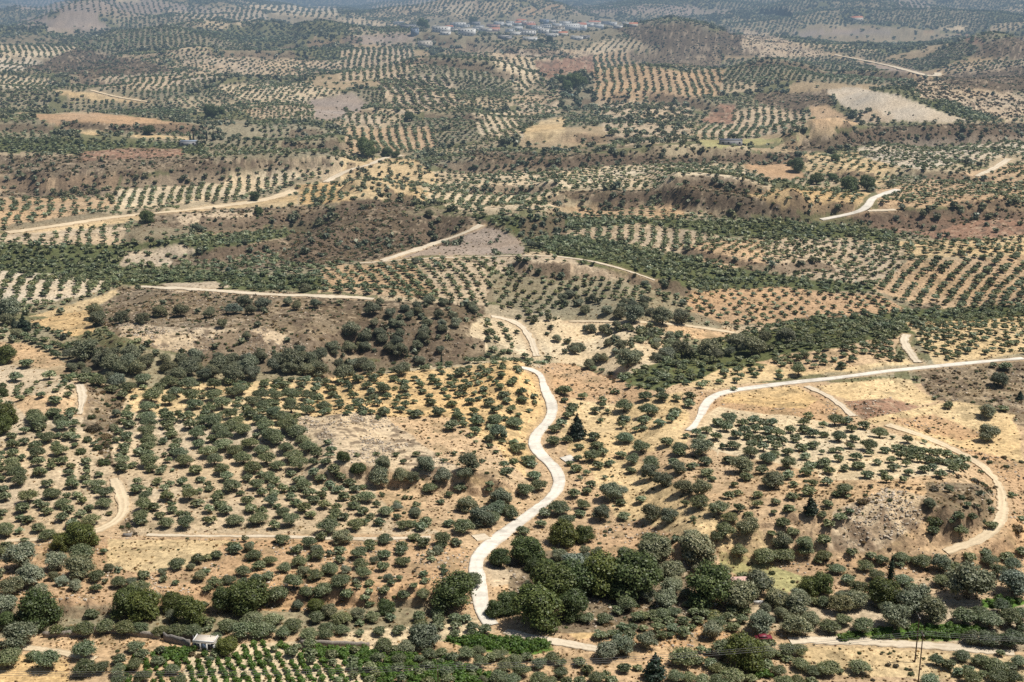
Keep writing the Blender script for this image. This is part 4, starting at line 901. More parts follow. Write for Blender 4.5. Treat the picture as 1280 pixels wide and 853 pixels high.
# landmark trees far away
hand(0,0,'cypress','700,510,10 712,505,10 785,498,10 760,500,10 975,540,10',2.94)
hand(0,0,'broad','775,415,50 812,408,30 550,480,40 540,800,50 938,725,36 950,775,30',2.94)
hand(425,0,'broad','98,550,70 175,560,40 205,568,30 255,432,36 860,300,60 835,320,40 815,290,30 890,300,40 740,150,20 770,148,24 490,75,30 305,90,40',2.94)
hand(850,0,'broad','570,580,30 620,680,60 685,680,60 430,612,50 405,600,24 560,655,30 500,660,50',2.94)
hand(850,0,'conifer','300,42,22 318,44,24 336,42,22 352,44,24 370,44,26 388,46,24 404,50,20',2.94)
hand(425,280,'cypress','373,498,12',2.94)
hand(1024,683,'cypress','440,158,52')

plants = []       # kind, x, y, W, tint(rgb), hand flag
KC = {'olive': .46, 'wild': .40, 'broad': .42, 'shrub': .22, 'cypress': 2.0, 'conifer': .75, 'vine': .5}
tree_px = []
for kind, px, py, w in HAND:
    if px < 5 and px-w*.5 < -8: px = 4
    by = py+KC[kind]*w*.92
    x, y, z = ground(px, by)
    s = FPX/math.sqrt(x*x+y*y+CAMH**2)
    plants.append((kind, x, y, w/s*(1.16 if kind == 'broad' else 1.08 if py > 660 else .98), 1)); tree_px.append((px, by, w))
tree_px = np.array(tree_px)
hx = np.array([p[1] for p in plants]); hy = np.array([p[2] for p in plants]); hw = np.array([p[3] for p in plants])

def near_hand(x, y, W):
    out = np.zeros(len(x), bool); near = y < 640
    idx = np.nonzero(near)[0]
    for a in range(0, len(idx), 2000):
        q = idx[a:a+2000]
        d = np.hypot(x[q][:, None]-hx[None], (y[q][:, None]-hy[None])*.8)
        out[q] = (d < (hw[None]+W)*.36).any(1)
    return out

def region_bbox(poly):
    P = np.array([ground(min(max(a, -400), 1680), min(max(b_, 1), 860))[:2] for a, b_ in poly])
    xs = [max(min(p[0], 1340), -60) for p in poly]; ys = [p[1] for p in poly]
    # denser sampling along the edges catches curvature
    E = []
    for k in range(len(poly)):
        a = np.array(poly[k]); b_ = np.array(poly[(k+1) % len(poly)])
        for t in (.25, .5, .75): E.append(ground(*np.clip(a*(1-t)+b_*t, (-400, 1), (1680, 860)))[:2])
    P = np.vstack([P, np.array(E)])
    lo = P.min(0); hi = P.max(0); pad = (hi-lo)*.12+8
    lo -= pad; hi += pad; hi[1] = min(hi[1], 4300); lo[1] = max(lo[1], 250)
    return lo, hi

def owner(x, y):
    u = np.clip(np.rint((x/y-U0)/(U1-U0)*(NU-1)).astype(int), 0, NU-1)
    v = np.clip(np.rint((1/y-V0)/(V1-V0)*(NV-1)).astype(int), 0, NV-1)
    return RID[v, u], RD[v, u], PID[v, u]

def clear_of_roads(x, y, W, rd):
    ok = rd > W*.5+.8
    k = 170/(170-W*.35)
    _, rd2, _ = owner(x*k, y*k)
    ok &= (rd2 > 1.0) | (y > 800)
    return ok

XS, YS, WS, KS = [], [], [], []
def put(kind, x, y, W):
    XS.append(x); YS.append(y); WS.append(W); KS.append(np.full(len(x), {'olive': 0, 'wild': 1, 'shrub': 2}[kind]))

def fy(poly):
    c = float(np.mean([p[1] for p in poly])); return float(np.interp(c, [0, 60, 150, 250, 350, 480, 520], [.84, .84, .84, .82, .72, .84, 1]))

def lattice(lo, hi, p0, p1, al, ac, jit, seed):
    r = np.random.default_rng(seed)
    g0 = np.array(ground(*p0)[:2]); g1 = np.array(ground(*p1)[:2]); d = g1-g0; d /= np.linalg.norm(d); n = np.array([-d[1], d[0]])
    C = (lo+hi)/2; R = np.linalg.norm(hi-lo)/2
    na, nb = int(R/al)+1, int(R/ac)+1
    a, b_ = np.meshgrid(np.arange(-na, na+1)*al, np.arange(-nb, nb+1)*ac)
    bow = np.sin(b_/ (R+1)*2.0)*6+ (vnoise(a/60+seed, b_/60, 5)-.5)*7     # rows are never dead straight
    P = C+a[..., None]*d+(b_+ (vnoise(a/45, b_*0+seed, 9)-.5)*5)[..., None]*n+bow[..., None]*d
    P = P.reshape(-1, 2)+r.normal(size=(a.size, 2))*jit
    m = (P > lo).all(1) & (P < hi).all(1)
    return P[m], r

for k, (poly, cls, plant) in enumerate(REG):
    if not plant: continue
    lo, hi = region_bbox(poly)
    for q, spec in enumerate(plant):
        if spec[0] == OL and k <= 2:
            r = np.random.default_rng(900+k); n = int((hi[0]-lo[0])*(hi[1]-lo[1])/100*3.2); n = min(n, 300000)
            P = lo+r.random((n, 2))*(hi-lo); P = P[np.abs(P[:, 0]/P[:, 1]) < .58]; ow, rd, pid = owner(P[:, 0], P[:, 1])
            hv = np.clip(np.rint((1/P[:, 1]-V0)/(V1-V0)*(NV-1)).astype(int), 0, NV-1); hu = np.clip(np.rint((P[:, 0]/P[:, 1]-U0)/(U1-U0)*(NU-1)).astype(int), 0, NU-1)
            m = (ow == k) & HEDGE[hv, hu] & clear_of_roads(P[:, 0], P[:, 1], 5, rd) & (r.random(len(P)) < .7)
            put('wild', P[m, 0], P[m, 1], r.uniform(2.6, 6.2, int(m.sum())))
            # patchwork: each patch has rows of its own
            for o in range(5):
                ang = [(.2, 1), (1, .25), (.7, .7), (-.5, .9), (1, -.3)][o]
                mid = {0: (640, 45), 1: (640, 180), 2: (640, 400)}[k]
                g = ground(*mid)
                P, r = None, None
                class _: pass
                # rows by world direction
                d = np.array(ang)/np.linalg.norm(ang); n = np.array([-d[1], d[0]])
                al, ac = spec[2], spec[3]*(1.12 if k == 0 else 1)
                C = (lo+hi)/2; R = np.linalg.norm(hi-lo)/2; r = np.random.default_rng(k*10+o)
                na, nb = int(R/al)+1, int(R/ac)+1
                a, b_ = np.meshgrid(np.arange(-na, na+1)*al, np.arange(-nb, nb+1)*ac)
                P = C+a[..., None]*d+b_[..., None]*n; P = P.reshape(-1, 2)
                P = P[(P > lo).all(1) & (P < hi).all(1) & (np.abs(P[:, 0]/P[:, 1]) < .58)]
                P = P+r.normal(size=P.shape)*.6
                ow, rd, pid = owner(P[:, 0], P[:, 1])
                kk = np.floor(pid*997).astype(int) % 5
                dens = np.where(pid < .34, .97, np.where(pid < .5, .88, np.where(pid < .66, .97, np.where(pid < .86, .85, np.where(pid < .93, .30, .12)))))
                hv = np.clip(np.rint((1/P[:, 1]-V0)/(V1-V0)*(NV-1)).astype(int), 0, NV-1); hu = np.clip(np.rint((P[:, 0]/P[:, 1]-U0)/(U1-U0)*(NU-1)).astype(int), 0, NU-1)
                m = (ow == k) & (kk == o) & ~HEDGE[hv, hu] & (r.random(len(P)) < dens) & clear_of_roads(P[:, 0], P[:, 1], 5, rd)
                P = P[m]; W = spec[4]*r.uniform(.78, 1.15, len(P))*np.where(P[:, 1] > 1500, 1.12, 1)
                put('olive', P[:, 0], P[:, 1], W)
        elif spec[0] == OL:
            _, seg, al, ac, cw, jit, keep = spec; f_ = fy(poly); al *= f_*.98; ac *= f_; cw *= f_*.93
            P, r = lattice(lo, hi, seg[:2], seg[2:], al, ac, jit, k*7+q)
            ow, rd, _p = owner(P[:, 0], P[:, 1])
            W = cw*r.uniform(.74, 1.22, len(P))*(.85+.3*vnoise(P[:, 0]/40, P[:, 1]/40, 77))
            gap = vnoise(P[:, 0]/26, P[:, 1]/26, 88) < .97-.0*keep
            m = (ow == k) & (r.random(len(P)) < keep) & gap & clear_of_roads(P[:, 0], P[:, 1], cw, rd) & ~near_hand(P[:, 0], P[:, 1], cw)
            put('olive', P[m, 0], P[m, 1], W[m])
        else:
            dens, size = spec[1], spec[2]; f_ = fy(poly); size *= f_ if spec[0] == 'wild' else 1; dens /= f_**1.5 if spec[0] == 'wild' else 1; r = np.random.default_rng(k*13+q)
            n = int((hi[0]-lo[0])*(hi[1]-lo[1])/100*dens*(1 if spec[0] == 'wild' else 10 if lo[1] < 720 else 7))
            n = min(n, 400000)
            P = lo+r.random((n, 2))*(hi-lo)
            ow, rd, _p = owner(P[:, 0], P[:, 1])
            if spec[0] == 'wild':
                cl = fbm(P[:, 0]/28, P[:, 1]/28, 99, 2) > .42
                W = size*r.uniform(.55, 1.25, n)
                m = (ow == k) & (cl | (r.random(n) < .3)) & clear_of_roads(P[:, 0], P[:, 1], size, rd) & ~near_hand(P[:, 0], P[:, 1], size)
                # thin out overlaps on a coarse grid
                key = (np.floor(P[:, 0]/(size*.8)).astype(int)*100003+np.floor(P[:, 1]/(size*.8)).astype(int)); _, first = np.unique(key, return_index=True)
                f = np.zeros(n, bool); f[first] = True; m &= f
                put('wild', P[m, 0], P[m, 1], W[m])
            else:
                W = size*(.3+1.5*r.random(n)**3)*(1 if lo[1] < 720 else 1.2)
                cl = fbm(P[:, 0]/12, P[:, 1]/12, 103, 2) > .40
                m = (ow == k) & (cl | (r.random(n) < .25)) & (rd > W*.5+.4)
                put('shrub', P[m, 0], P[m, 1], W[m])
# brush on the dark banks between the terraces
fc = np.nonzero(FACE & (RD > 2) & (np.abs(GX/GY) < .58) & (GY < 3500))
if len(fc[0]):
    r = np.random.default_rng(77); ar = (GY[fc]*(U1-U0)/NU)*(GY[fc]**2*(V0-V1)/NV); n = min(60000, int(ar.sum()/100*6)); q = r.choice(len(ar), n, p=ar/ar.sum())
    x = GX[fc][q]+r.normal(size=n)*1.2; y = GY[fc][q]+r.normal(size=n)*1.2; big = r.random(n) < .22
    put('shrub', x[~big], y[~big], r.uniform(.7, 2.4, int((~big).sum()))); put('wild', x[big], y[big], r.uniform(2.2, 5.0, int(big.sum())))
X = np.concatenate(XS); Y = np.concatenate(YS); W = np.concatenate(WS); K = np.concatenate(KS)
KN2 = ['olive', 'wild', 'shrub', 'broad', 'cypress', 'conifer', 'vine']
X = np.r_[X, [p[1] for p in plants]]; Y = np.r_[Y, [p[2] for p in plants]]; W = np.r_[W, [p[3] for p in plants]]
K = np.r_[K, [KN2.index(p[0]) for p in plants]]
# crops planted in rows on the valley floor: young fruit bushes, vines
def crop(poly, seg, al, ac, w, seed):
    P = []
    lo, hi = region_bbox(poly); Q, r = lattice(lo, hi, seg[:2], seg[2:], al, ac, .15, seed)
    z = sample(Z, Q[:, 0], Q[:, 1]); px, py, _ = proj(Q[:, 0], Q[:, 1], z); m = inpoly(poly, px, py); Q = Q[m]
    m = ~near_hand(Q[:, 0], Q[:, 1], 0.6)
    Q = Q[m]; return Q[:, 0], Q[:, 1], w*r.uniform(.7, 1.2, len(Q))
for poly, seg, al, ac, w in [
    ([(160,818),(250,812),(330,806),(400,820),(440,828),(470,858),(150,858)], (262,850,250,820), 1.3, 2.3, 1.45),
    ([(330,806),(440,812),(560,824),(640,856),(470,858),(430,826)], (400,826,480,836), 0.95, 1.15, 1.5),
    ([(556,800),(598,797),(688,803),(690,810),(652,818),(600,812)], (570,806,650,806), 0.95, 1.15, 1.5),
    ([(1042,796),(1110,786),(1200,780),(1238,786),(1200,800),(1130,801),(1050,801)], (1060,797,1180,793), 0.95, 1.15, 1.5),
    ([(1232,752),(1258,748),(1278,752),(1262,760),(1236,760)], (1236,756,1270,754), 0.95, 1.15, 1.5),
    ([(206,812),(240,812),(246,824),(212,826)], (210,820,240,818), 0.95, 1.15, 1.5),
    ([(940,834),(960,828),(968,848),(944,850)], (942,838,962,840), 0.95, 1.15, 1.5)]:
    a, b_, c = crop(poly, seg, al, ac, w, 401)
    X = np.r_[X, a]; Y = np.r_[Y, b_]; W = np.r_[W, c]; K = np.r_[K, np.full(len(a), 6)]
fv = np.clip(np.rint((1/Y-V0)/(V1-V0)*(NV-1)).astype(int), 0, NV-1); fu = np.clip(np.rint((X/Y-U0)/(U1-U0)*(NU-1)).astype(int), 0, NU-1)
keep_ = ~((K == 0) & FACE[fv, fu]); X, Y, W, K = X[keep_], Y[keep_], W[keep_], K[keep_]
ZZ = sample(Z, X, Y)
PX, PY, DEP = proj(X, Y, ZZ)
SPX = FPX/DEP*W
inside = (PX > -330) & (PX < 1610) & (PY < 925) & (Y < 4600)
X, Y, W, K, ZZ, PX, PY, DEP, SPX = [a[inside] for a in (X, Y, W, K, ZZ, PX, PY, DEP, SPX)]
ROT = rng.random(len(X))*2*PI
# tint: each plant a little different, each grove a little different
TINT = np.ones((len(X), 3)); br = .72+.5*rng.random(len(X))+.25*(vnoise(X/45, Y/60, 121)-.5)
hue = rng.normal(size=len(X))*.045+(vnoise(X/70, Y/90, 123)-.5)*.11+.03
TINT[:, 0] = br*(1+hue); TINT[:, 1] = br; TINT[:, 2] = br*(1-hue*1.2)
sv = (K <= 1) & (rng.random(len(X)) < .2); TINT[sv] *= np.array([1.35, 1.35, 1.5])
shr = K == 2; t = rng.random(shr.sum())[:, None]
TINT[shr] *= np.where(t < .3, np.array([1.5, 1.1, .85]), np.where(t < .6, np.array([.95, .8, .8]), np.array([.72, .95, .65])))
bro = K == 3; t = rng.random(bro.sum())[:, None]; TINT[bro] *= np.where((t < .35) & (DEP[bro] < 600)[:, None], np.array([1.2, 1.08, .85]), np.array([1, 1, 1]))
wil = (K == 1) & (PY < 520); TINT[wil] *= .84
farg = sstep(720, 2400, Y)[:, None]
TINT *= 1-.12*farg
0 and print('plants', len(X), {KN2[k]: int((K == k).sum()) for k in range(7)})

# terrain occlusion for those that may become things of their own
def visible(i):
    if not (4 < PX[i] < 1276 and 2 < PY[i]-SPX[i]*.4 < 850): return False
    px, py, _ = proj(X[i], Y[i], ZZ[i]+W[i]*.55)
    g = ground(px, py)
    return g[1] > Y[i]-2

# ------------------------------------------------------------------ names of places, for labels
ZONES = [
 ([(232,808),(330,800),(660,826),(660,870),(120,870),(150,815)], 'vine field', (6,)),
 ([(-20,465),(105,465),(152,640),(120,672),(-20,680)], 'grove left of rocky gully', None),
 ([(95,465),(160,480),(172,672),(120,672),(152,640)], 'rocky gully bank', None),
 ([(150,480),(400,465),(386,530),(440,578),(565,640),(565,672),(160,672)], 'grove above thin track', None),
 ([(386,445),(690,445),(700,520),(664,552),(664,570),(620,600),(440,578),(386,530)], 'straw hillside left of road', None),
 ([(440,578),(664,570),(704,610),(600,695),(565,690)], 'slope inside road bend', None),
 ([(-20,672),(150,672),(150,792),(-20,800)], 'lower left slope', None),
 ([(150,672),(620,672),(600,760),(420,766),(150,752)], 'orange slope below thin track', None),
 ([(150,752),(330,760),(330,800),(150,797)], 'hedge behind stone wall', None),
 ([(-20,790),(240,797),(240,870),(-20,870)], 'field before stone wall', None),
 ([(240,760),(530,760),(530,870),(240,870)], 'valley grove by the vines', None),
 ([(530,760),(600,770),(770,808),(770,870),(530,870)], 'valley grove below road', None),
 ([(600,672),(860,640),(865,800),(620,796)], 'gully right of road', None),
 ([(690,440),(890,470),(870,560),(700,600)], 'straw slope right of crest', None),
 ([(880,500),(1080,525),(1215,560),(1215,606),(960,612)], 'plateau grove under straw fields', None),
 ([(690,560),(980,560),(980,700),(690,700)], 'slope right of road bend', None),
 ([(960,600),(1260,590),(1260,690),(960,690)], 'rocky bank below plateau', None),
 ([(1080,455),(1300,440),(1300,700),(1240,700),(1215,560)], 'dry fields at right', None),
 ([(860,760),(1020,756),(1024,800),(760,812),(760,770)], 'terraces left of green strip', None),
 ([(850,688),(1300,688),(1300,800),(850,800)], 'thicket above green strip', None),
 ([(760,795),(1020,795),(1020,870),(760,870)], 'lower thicket with dark conifer', None),
 ([(1010,795),(1300,795),(1300,870),(1010,870)], 'straw field by poles', None),
 ([(60,430),(480,430),(480,520),(60,520)], 'dark tree belt in the hollow', None),
 ([(100,355),(600,355),(600,450),(100,450)], 'scrub slope above the hollow', None),
 ([(590,385),(860,385),(860,480),(590,480)], 'pale grove beyond the crest', None),
 ([(760,380),(1300,380),(1300,480),(760,480)], 'ridge behind white road', None),
 ([(-20,-20),(430,-20),(430,355),(-20,355)], 'upper left plain', None),
 ([(430,-20),(860,-20),(860,90),(430,90)], 'village outskirts', None),
 ([(430,90),(860,90),(860,390),(430,390)], 'middle plain', None),
 ([(860,-20),(1300,-20),(1300,390),(860,390)], 'upper right plain', None),
 ([(-20,-20),(1300,-20),(1300,900),(-20,900)], 'open plain in the distance', None),
]
ORD = ['first','second','third','fourth','fifth','sixth','seventh','eighth','ninth','tenth','eleventh','twelfth','thirteenth','fourteenth','fifteenth','sixteenth','seventeenth','eighteenth','nineteenth','twentieth']
def onum(k):
    if k < 20: return ORD[k]
    tens = {2:'twenty',3:'thirty',4:'forty',5:'fifty',6:'sixty',7:'seventy',8:'eighty',9:'ninety'}
    a, b_ = divmod(k+1, 10)
    return (tens[a]+'-'+ORD[b_-1]) if b_ else tens[a][:-1]+'ieth'
KIND = {0: ('olive_tree', 'olive', 'olive tree', 'olive trees'), 1: ('wild_olive_tree', 'bushy wild olive', 'wild olive tree', 'wild olive trees'),
        2: ('shrub', 'low dry shrub', 'shrub', 'shrubs'), 3: ('broadleaf_tree', 'dense broadleaf tree', 'tree', 'broadleaf trees'),
        4: ('cypress_tree', 'dark narrow cypress', 'cypress tree', 'cypress trees'), 5: ('conifer_tree', 'dark pointed conifer', 'conifer', 'dark conifers'), 6: ('fruit_bush', 'bright green bush', 'bush', 'crop bushes')}
LIM = {0: 300, 1: 300, 2: 300, 3: 300, 4: 100, 5: 100, 6: 300}
PROTN = {0: (1500, 9), 1: (2200, 7), 2: (260, 6), 3: (3600, 6), 4: (420, 2), 5: (900, 3), 6: (90, 5)}
proto = {}
def get_proto(k, v):
    if (k, v) not in proto:
        kind = KN2[k]; n = PROTN[k][0]
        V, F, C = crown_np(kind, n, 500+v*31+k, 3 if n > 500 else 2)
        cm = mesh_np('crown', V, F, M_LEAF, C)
        tv, tf = trunk_np(kind, 900+v, 6); tm = mesh_np('trunk', tv, tf, M_BARK)
        proto[(k, v)] = (cm, tm)
    return proto[(k, v)]

indiv = np.zeros(len(X), bool)
for k in KIND:
    c = np.nonzero(K == k)[0]; c = c[np.argsort(-SPX[c])]; got = []
    for i in c[:LIM[k]*6]:
        if len(got) >= LIM[k]: break
        if visible(i): got.append(i)
    if not got: continue
    got = np.array(got); indiv[got] = True
    zone = {}
    for i in got:
        for zi, (poly, nm, only) in enumerate(ZONES):
            if only and k not in only: continue
            if inpoly(poly, np.array([PX[i]]), np.array([PY[i]-SPX[i]*.3]))[0]: break
        zone.setdefault(zi, []).append(i)
    for zi, L in zone.items():
        L = sorted(L, key=lambda i: -PY[i]); step = 9 if k == 6 else 13
        rows = []; 
        for i in L:
            if rows and rows[-1][0]-PY[i] < step: rows[-1][1].append(i)
            else: rows.append((PY[i], [i]))
        med = np.median(SPX[L])
        for ri, (_y, R_) in enumerate(rows):
            R_.sort(key=lambda i: PX[i])
            for ci, i in enumerate(R_):
                size = 'large ' if SPX[i] > med*1.3 else 'small ' if SPX[i] < med*.72 else ''
                where = f"{onum(ci)} from left, {onum(ri)} row up, " if len(R_) > 1 else f"alone in {onum(ri)} row up, "
                if len(L) == 1: where = 'alone, '
                lab = f"{size}{KIND[k][1]}, {where}{ZONES[zi][1]}"
                nm = KIND[k][0]
                o = link(nm, None, loc=(X[i], Y[i], ZZ[i]-.05), label=lab, cat=KIND[k][2], group=KIND[k][3]+' in the '+ZONES[zi][1])
                o.rotation_euler = (0, 0, ROT[i]); w = W[i]; hz = w*((.62 if k == 0 else .78)+.2*rng.random())
                o.scale = (w, w*(.9+.2*rng.random()), hz); o.empty_display_size = .2
                cm, tm = get_proto(k, int(rng.integers(0, PROTN[k][1])))
                c_ = link('crown', cm, o); c_.color = (*TINT[i], 1)
                if k not in (2,): link('trunk', tm, o)

# the rest of each kind: one object per kind
def merge(name, sel, k):
    kind = KN2[k]; Vs, Fs, Cs = [], [], []; off = 0
    sp = SPX[sel]*.8
    bins = [(0, 4, 8), (4, 6, 16), (6, 8, 30), (8, 11, 70), (11, 15, 170), (15, 20, 380), (20, 26, 700), (26, 999, 1000)]
    if kind == 'shrub': bins = [(0, 3, 5), (3, 6, 12), (6, 999, 36)]
    if kind == 'vine': bins = [(0, 999, 60)]
    for a, b_, n in bins:
        m = sel[(sp >= a) & (sp < b_)]
        for v in range(5):
            q = m[v::5]
            if not len(q): continue
            PV, PF, PCc = lod(kind, n, v)
            c, s = np.cos(ROT[q]), np.sin(ROT[q]); w = W[q]; hz = w*((.60 if kind == 'olive' else .74)+.22*rng.random(len(q)))
            VX = (PV[None, :, 0]*c[:, None]-PV[None, :, 1]*s[:, None])*w[:, None]+X[q][:, None]
            VY = (PV[None, :, 0]*s[:, None]+PV[None, :, 1]*c[:, None])*w[:, None]+Y[q][:, None]
            VZ = PV[None, :, 2]*hz[:, None]+ZZ[q][:, None]-.05
            Vs.append(np.stack([VX, VY, VZ], -1).reshape(-1, 3).astype(np.float32))
            Fs.append((PF[None]+(np.arange(len(q))*len(PV))[:, None, None]).reshape(-1, 4).astype(np.int32)+off); off += len(q)*len(PV)
            Cs.append((PCc[None]*TINT[q][:, None, :]).reshape(-1, 3).astype(np.float32))
    if not Vs: return
    F = np.vstack(Fs); print(name, len(sel), 'faces', len(F))
    return mesh_np(name, np.vstack(Vs), F, M_LEAF, np.vstack(Cs))
STUFF = {0: ('olive_groves', 'grey green olive groves spread over the hills and plain beyond the nearest trees', 'olive grove'),
         1: ('wild_tree_belts', 'darker wild trees growing thickly along hollows and field edges', 'trees'),
         2: ('scrub', 'low brown and dark green scrub dotting the dry banks', 'scrub'),
         3: ('far_trees', 'broadleaf trees dotted far away', 'trees'), 6: ('crop_rows', 'bright green crop rows along the valley floor', 'crop')}
for k, (nm, lab, cat) in STUFF.items():
    sel = np.nonzero((K == k) & ~indiv)[0]
    if k in (3, 4, 5): continue
    me = merge(nm, sel, k)
    if me: link(nm, me, kind='stuff', label=lab, cat=cat)

# pale stones on the broken banks
def stones():
    r = np.random.default_rng(5); c = np.nonzero(((KLS == KN.index('rock')) | (KLS == KN.index('red')) | (KLS == KN.index('scrub')) | (KLS == KN.index('orange'))) & (GY < 720) & (RD > 1) & (np.abs(GX/GY) < .58))
    p = np.where(KLS[c] == KN.index('rock'), 1.0, .22)*(fbm(GX[c]/8, GY[c]/8, 141, 2) > .48)*(GY[c]/300)
    n = 9000; q = r.choice(len(c[0]), n, p=p/p.sum()); x = GX[c][q]+r.normal(size=n)*.3; y = GY[c][q]+r.normal(size=n)*.6
    z = sample(Z, x, y); s = .12+.42*r.random(n)**3; cv, cf = CS1
    cv2 = cv[None]*(s[:, None]*np.array([1.3, 1, .6]))[:, None, :]*(1+r.normal(size=(n, len(cv), 1))*.25)
    a = r.random(n)*6.28; V = cv2.copy(); V[..., 0] = cv2[..., 0]*np.cos(a)[:, None]-cv2[..., 1]*np.sin(a)[:, None]; V[..., 1] = cv2[..., 0]*np.sin(a)[:, None]+cv2[..., 1]*np.cos(a)[:, None]
    V += np.stack([x, y, z+s*.2], -1)[:, None, :]
    F = (cf[None]+(np.arange(n)*len(cv))[:, None, None]).reshape(-1, 4)
    col = np.repeat(np.array([.52, .44, .34])*(.6+.6*r.random((n, 1))), len(cv), 0)
    link('loose_stones', mesh_np('loose_stones', V.reshape(-1, 3), F, M_GROUND, col), kind='stuff', label='pale loose stones scattered over the broken banks', cat='stones')
stones()

def tufts():
    r = np.random.default_rng(6); ok = (GN < 1700) & (RD > .5) & (np.abs(GX/GY) < .55)
    c = np.nonzero(ok); wt = {'straw': .8, 'gold': .9, 'orange': 1.2, 'tan': 1.2, 'beige': .75, 'grassy': 1.0, 'scrub': 1.3, 'dense': 1.3, 'red': .8, 'rock': .5, 'sand': .5}
    wl = np.array([wt.get(n_, .5) for n_ in KN]); p = wl[KLS[c]]*(GY[c]**1.0)*np.clip(fbm(GX[c]/6, GN[c]/9, 151, 3)*3-1.0, .06, 1)
    n = 60000; q = r.choice(len(c[0]), n, p=p/p.sum()); x = GX[c][q]+r.normal(size=n)*.35; y = GY[c][q]+r.normal(size=n)*.35; z = sample(Z, x, y)
    s = (.16+.42*r.random(n)**2.2)*(.8+.5*(y/500)); base = []
    for k in range(3):
        a = k*1.05; ca, sa = math.cos(a)*.5, math.sin(a)*.5; t_ = .3
        base += [(-ca, -sa, -.1), (ca, sa, -.1), (ca*1.3+t_*sa, sa*1.3-t_*ca, .62), (-ca*1.3+t_*sa, -sa*1.3-t_*ca, .7)]
    b_ = np.array(base); a = r.random(n)*6.28; V = np.empty((n, 12, 3))
    V[..., 0] = (b_[:, 0]*np.cos(a)[:, None]-b_[:, 1]*np.sin(a)[:, None])*s[:, None]+x[:, None]
    V[..., 1] = (b_[:, 0]*np.sin(a)[:, None]+b_[:, 1]*np.cos(a)[:, None])*s[:, None]+y[:, None]
    V[..., 2] = b_[:, 2]*s[:, None]*.8+z[:, None]
    F = (np.arange(12).reshape(3, 4)[None]+(np.arange(n)*12)[:, None, None]).reshape(-1, 4)
    pal = np.array([(.50, .37, .19), (.42, .29, .15), (.28, .20, .11), (.15, .14, .06), (.30, .20, .13)]); col = np.repeat(pal[r.integers(0, 5, n)]*(.7+.6*r.random((n, 1))), 12, 0)
    link('dry_grass', mesh_np('dry_grass', V.reshape(-1, 3), F, M_LEAF, col), kind='stuff', label='tufts of dry straw coloured and brown grass between the olive trees', cat='dry grass')
tufts()

# ------------------------------------------------------------------ buildings
def place(name, px, py, label, cat, rot=0, group=None, dz=0):
    x, y, z = ground(px, py)
    o = link(name, None, loc=(x, y, z+dz), label=label, cat=cat, group=group); o.rotation_euler = (0, 0, rot)
    return o, FPX/math.sqrt(x*x+y*y)
def part(name, mb, mat, parent): return link(name, mb.mesh(name, mat), parent)

def house(name, px, py, w, h, d, wall, roof, label, rot=0, kind='flat', nwin=3, storeys=1, group=None, door=True):
    o, s = place(name, px, py, label, 'house', rot, group)
    part('wall', MB().box(0, d/2, h/2-.6, w, d, h+1.2), wall, o)
    if kind == 'flat':
        part('roof', MB().box(0, d/2, h+.10, w+.5, d+.5, .2), roof, o)
        part('parapet', MB().box(0, -.05, h+.42, w+.3, .2, .42).box(-w/2-.05, d/2, h+.42, .2, d-.2, .42).box(w/2+.05, d/2, h+.42, .2, d-.2, .42), wall, o)
    else:
        part('roof', MB().gable(0, d/2, h+.01, w, d, h*.32+.5), roof, o)
    for st in range(storeys):
        zc = h/storeys*(st+.55)
        for k in range(nwin):
            if st == 0 and door and k == nwin//2: continue
            cx = (k+.5)/nwin*w-w/2
            f = part('window', MB().box(cx, -.03, zc, 1.3, .08, 1.5), M_GLASS, o)
            part('frame', MB().box(cx, -.06, zc-.82, 1.6, .16, .12), M_CREAM, f)
    if door:
        part('door', MB().box(((nwin//2)+.5)/nwin*w-w/2, -.04, 1.05, 1.2, .1, 2.1), M_DOOR, o)
    return o

